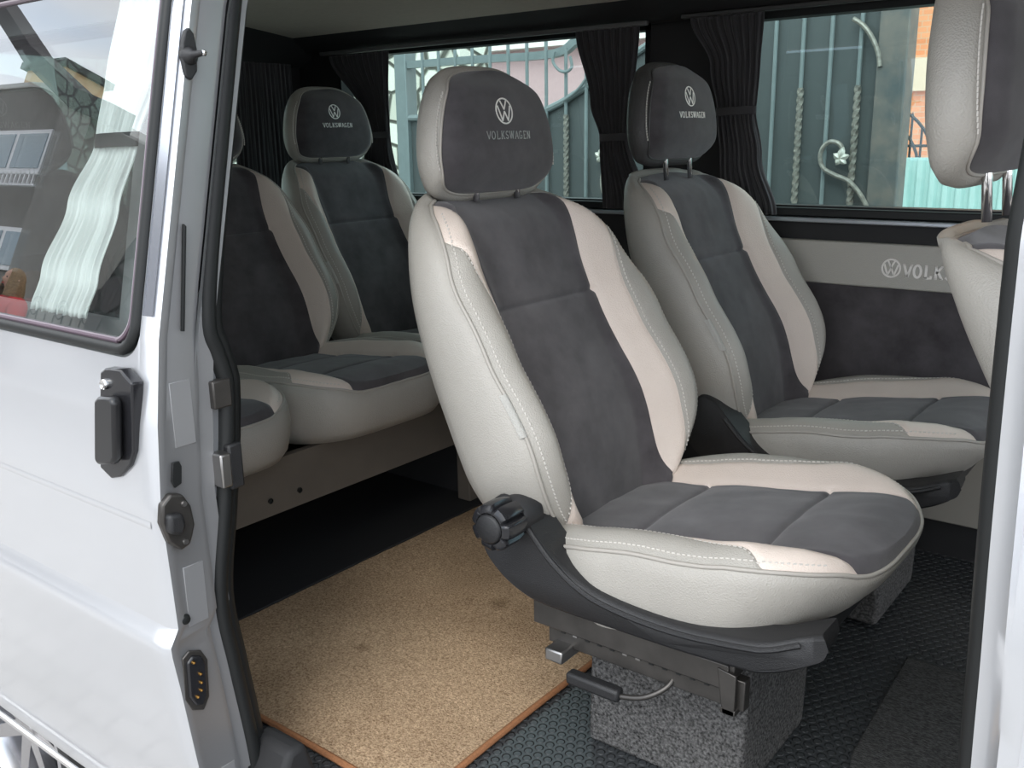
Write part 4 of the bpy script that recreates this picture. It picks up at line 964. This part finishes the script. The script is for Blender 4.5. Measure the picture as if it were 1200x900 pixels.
# person in red, mirrored in the door glass
PX, PY, PZ = -9.62, -3.0, -.16
def person():
    root = thing('person', (PX, PY, PZ), 'woman in a red jacket standing on the pavement, mirrored in the door window', 'person')
    J = {'pel': (0, 0, .93), 'sp': (0, 0, 1.12), 'ch': (0, -.01, 1.33), 'nk': (0, .0, 1.50), 'nk2': (0, .02, 1.56),
         'hl': (-.10, 0, .88), 'kl': (-.11, .02, .48), 'al': (-.11, -.02, .07), 'tl': (-.12, .14, .03), 'hr': (.10, 0, .88), 'kr': (.11, .02, .48), 'ar': (.11, -.02, .07), 'tr': (.12, .14, .03),
         'sl': (-.18, 0, 1.44), 'el': (-.25, .03, 1.16), 'wl': (-.12, .22, 1.10), 'sr': (.18, 0, 1.44), 'er': (.25, .03, 1.16), 'wr': (.12, .22, 1.12)}
    Rr = {'pel': .15, 'sp': .13, 'ch': .15, 'nk': .065, 'nk2': .05, 'hl': .10, 'kl': .065, 'al': .042, 'tl': .04, 'hr': .10, 'kr': .065, 'ar': .042, 'tr': .04, 'sl': .075, 'el': .052, 'wl': .034, 'sr': .075, 'er': .052, 'wr': .034}
    E = [('pel', 'sp'), ('sp', 'ch'), ('ch', 'nk'), ('nk', 'nk2'), ('pel', 'hl'), ('hl', 'kl'), ('kl', 'al'), ('al', 'tl'), ('pel', 'hr'), ('hr', 'kr'), ('kr', 'ar'), ('ar', 'tr'), ('ch', 'sl'), ('sl', 'el'), ('el', 'wl'), ('ch', 'sr'), ('sr', 'er'), ('er', 'wr')]
    def skin(name, keys, edges, grow, m, extra=None, par=root, rootk=None):
        pts = dict((k, (Vector(J[k]), Rr[k]+grow)) for k in keys)
        if extra: pts.update(extra)
        ks = list(pts); me = bpy.data.meshes.new(name); me.from_pydata([pts[k][0] for k in ks], [(ks.index(a), ks.index(b)) for a, b in edges], [])
        o = bpy.data.objects.new(name, me); C.objects.link(o); o.parent = par; OFF[o.name] = Vector((PX, PY, PZ))
        md = o.modifiers.new('skin', 'SKIN')
        for i, k in enumerate(ks):
            sv = me.skin_vertices[0].data[i] if me.skin_vertices else None
            if sv: sv.radius = (pts[k][1],)*2; sv.use_root = (k == (rootk or ks[0]))
        o.modifiers.new('sub', 'SUBSURF').levels = 2; o.modifiers['sub'].render_levels = 2; me.materials.append(M[m])
        return o
    def skin_setup(me):
        bm = bmesh.new(); bm.from_mesh(me); bm.verts.layers.skin.verify(); bm.to_mesh(me); bm.free()
    # skin layers must exist before radii are set
    global _sk
    def sk(name, pts, edges, m, rootk):
        ks = list(pts); bm = bmesh.new(); L = bm.verts.layers.skin.verify(); vs = []
        for k in ks:
            v = bm.verts.new(pts[k][0]); v[L].radius = (pts[k][1],)*2; v[L].use_root = (k == rootk); vs.append(v)
        for a, b in edges: bm.edges.new((vs[ks.index(a)], vs[ks.index(b)]))
        me = bpy.data.meshes.new(name); bm.to_mesh(me); bm.free(); me.materials.append(M[m])
        o = bpy.data.objects.new(name, me); C.objects.link(o); o.parent = root
        s_ = o.modifiers.new('skin', 'SKIN'); s_.use_smooth_shade = True
        q_ = o.modifiers.new('sub', 'SUBSURF'); q_.levels = 2; q_.render_levels = 2; return o
    P = dict((k, (Vector(J[k]), Rr[k])) for k in J); Eb = list(E)
    for sd, sg in (('l', 1), ('r', -1)):      # palm and five fingers each
        w = Vector(J['w'+sd]); P['p'+sd] = (w+Vector((sg*.02, .06, .0)), .026); Eb.append(('w'+sd, 'p'+sd))
        for f in range(4):
            a = w+Vector((sg*.015, .10, .028-.019*f)); b = a+Vector((sg*.03, .028-.004*f, 0)); c_ = b+Vector((sg*.028, -.012, 0))
            P['f%d%s1' % (f, sd)] = (a, .009); P['f%d%s2' % (f, sd)] = (b, .008); P['f%d%s3' % (f, sd)] = (c_, .007)
            Eb += [('p'+sd, 'f%d%s1' % (f, sd)), ('f%d%s1' % (f, sd), 'f%d%s2' % (f, sd)), ('f%d%s2' % (f, sd), 'f%d%s3' % (f, sd))]
        a = w+Vector((sg*.03, .045, .035)); P['t'+sd+'1'] = (a, .010); P['t'+sd+'2'] = (a+Vector((sg*.015, .03, .02)), .009); Eb += [('p'+sd, 't'+sd+'1'), ('t'+sd+'1', 't'+sd+'2')]
    sk('body', P, Eb, 'skin', 'pel')
    jk = ['sp', 'ch', 'nk', 'sl', 'el', 'wl', 'sr', 'er', 'wr', 'pel']
    PJ = dict((k, (Vector(J[k])*(1 if k not in ('wl', 'wr') else .985), Rr[k]+.022)) for k in jk)
    sk('jacket', PJ, [('pel', 'sp'), ('sp', 'ch'), ('ch', 'nk'), ('ch', 'sl'), ('sl', 'el'), ('el', 'wl'), ('ch', 'sr'), ('sr', 'er'), ('er', 'wr')], 'red', 'pel')['label'] = 'red jacket'
    tk = ['pel', 'hl', 'kl', 'al', 'hr', 'kr', 'ar']
    sk('trousers', dict((k, (Vector(J[k]), Rr[k]+.015)) for k in tk), [('pel', 'hl'), ('hl', 'kl'), ('kl', 'al'), ('pel', 'hr'), ('hr', 'kr'), ('kr', 'ar')], 'denim', 'pel')
    # head: sculpted ovoid with nose, brow, chin; ears, eyes, mouth
    hc = Vector((PX, PY+.035, PZ+1.675)); rows = []
    for i in range(29):
        ph = -PI/2+PI*i/28; row = []
        for j in range(40):
            th = 2*PI*j/40; x = math.cos(ph)*math.cos(th); y = math.cos(ph)*math.sin(th); z = math.sin(ph)
            w = .076*(1-.22*sst(.2, -1, z)); d = .095*(1-.10*sst(0, -1, z)); v = Vector((x*w, y*d, z*.115))
            if y > .6:
                v.y += .020*math.exp(-((x/.13)**2+((z+.12)/.16)**2)); v.y -= .008*(math.exp(-(((abs(x)-.36)/.14)**2+((z-.10)/.10)**2)))
                v.y += .008*math.exp(-((x/.3)**2+((z+.50)/.07)**2))+.008*math.exp(-((x/.3)**2+((z+.85)/.14)**2))
            row.append(hc+v)
        rows.append(row)
    hd = G().grid(rows, closed_v=True); hh = hd.o('head', 'skin', root, smooth=True)
    for sg in (1, -1):
        G().lathe([(0, .006), (.007, .004), (.009, 0)], hc+Vector((sg*.028, .083, .012)), (0, 1, 0), 12).o('eye', 'roof', hh)
        G().tube([hc+Vector((sg*.077, -.005, .02)), hc+Vector((sg*.086, -.01, .005)), hc+Vector((sg*.078, -.004, -.025))], [.006, .010, .005], 8).o('ear', 'skin', hh)
    G().tube([hc+Vector((-.022, .092, -.052)), hc+Vector((0, .100, -.055)), hc+Vector((.022, .092, -.052))], [.002, .005, .002], 8).o('mouth', 'red', hh)
    rows = []
    for i in range(24):
        t_ = i/23; z = .125-.30*t_; row = []
        for j in range(30):
            a = PI*.19+(2*PI-PI*.38)*j/29-PI/2+PI; a = PI/2+PI*.19*(1 if t_ > .18 else t_/.18)+(2*PI-2*PI*.19*(1 if t_ > .18 else t_/.18))*j/29
            rr = .098*math.sqrt(max(.0, 1-((z-.0)/.128)**2)) if z > 0 else .098+.02*min(1, -z/.1)
            row.append(hc+Vector((rr*.93*math.cos(a)+.002*math.sin(j*2), rr*1.06*math.sin(a)-.012, z)))
        rows.append(row)
    hr = G().grid(rows).o('hair', 'hair', root, smooth=True); s_ = hr.modifiers.new('sol', 'SOLIDIFY'); s_.thickness = .012
    hr['label'] = 'shoulder length blond hair'
person()

# ------------------------------------------------------------------ light
w = bpy.data.worlds.new('sky'); bpy.context.scene.world = w; w.use_nodes = True; nt = w.node_tree; nt.nodes.clear()
out = nt.nodes.new('ShaderNodeOutputWorld'); bg = nt.nodes.new('ShaderNodeBackground'); tc = nt.nodes.new('ShaderNodeTexCoord'); sp = nt.nodes.new('ShaderNodeSeparateXYZ')
nz = nt.nodes.new('ShaderNodeTexNoise'); nz.inputs['Scale'].default_value = 2.2; nz.inputs['Detail'].default_value = 6; mp = nt.nodes.new('ShaderNodeMapping'); mp.inputs['Scale'].default_value = (1, 1, 2.5)
r1_ = nt.nodes.new('ShaderNodeValToRGB'); r1_.color_ramp.elements[0].position = .35; r1_.color_ramp.elements[0].color = (.62, .76, .95, 1); r1_.color_ramp.elements[1].position = .6; r1_.color_ramp.elements[1].color = (1, 1, 1, 1)
nt.links.new(tc.outputs['Generated'], mp.inputs[0]); nt.links.new(mp.outputs[0], nz.inputs['Vector']); nt.links.new(nz.outputs['Fac'], r1_.inputs[0]); nt.links.new(r1_.outputs[0], bg.inputs[0]); nt.links.new(bg.outputs[0], out.inputs[0])
bg.inputs[1].default_value = 2.5
sun = bpy.data.objects.new('sun', bpy.data.lights.new('sun', 'SUN')); C.objects.link(sun); sun.data.energy = 1.5; sun.data.angle = math.radians(35); sun.data.color = (1, .96, .90)
d = Vector((.25, -.75, .75)); sun.rotation_euler = d.to_track_quat('Z', 'Y').to_euler()

sc = bpy.context.scene; sc.view_settings.view_transform = 'Standard'; sc.view_settings.look = 'None'; sc.view_settings.gamma = 1; sc.view_settings.exposure = 0.2
sc.view_settings.use_curve_mapping = False
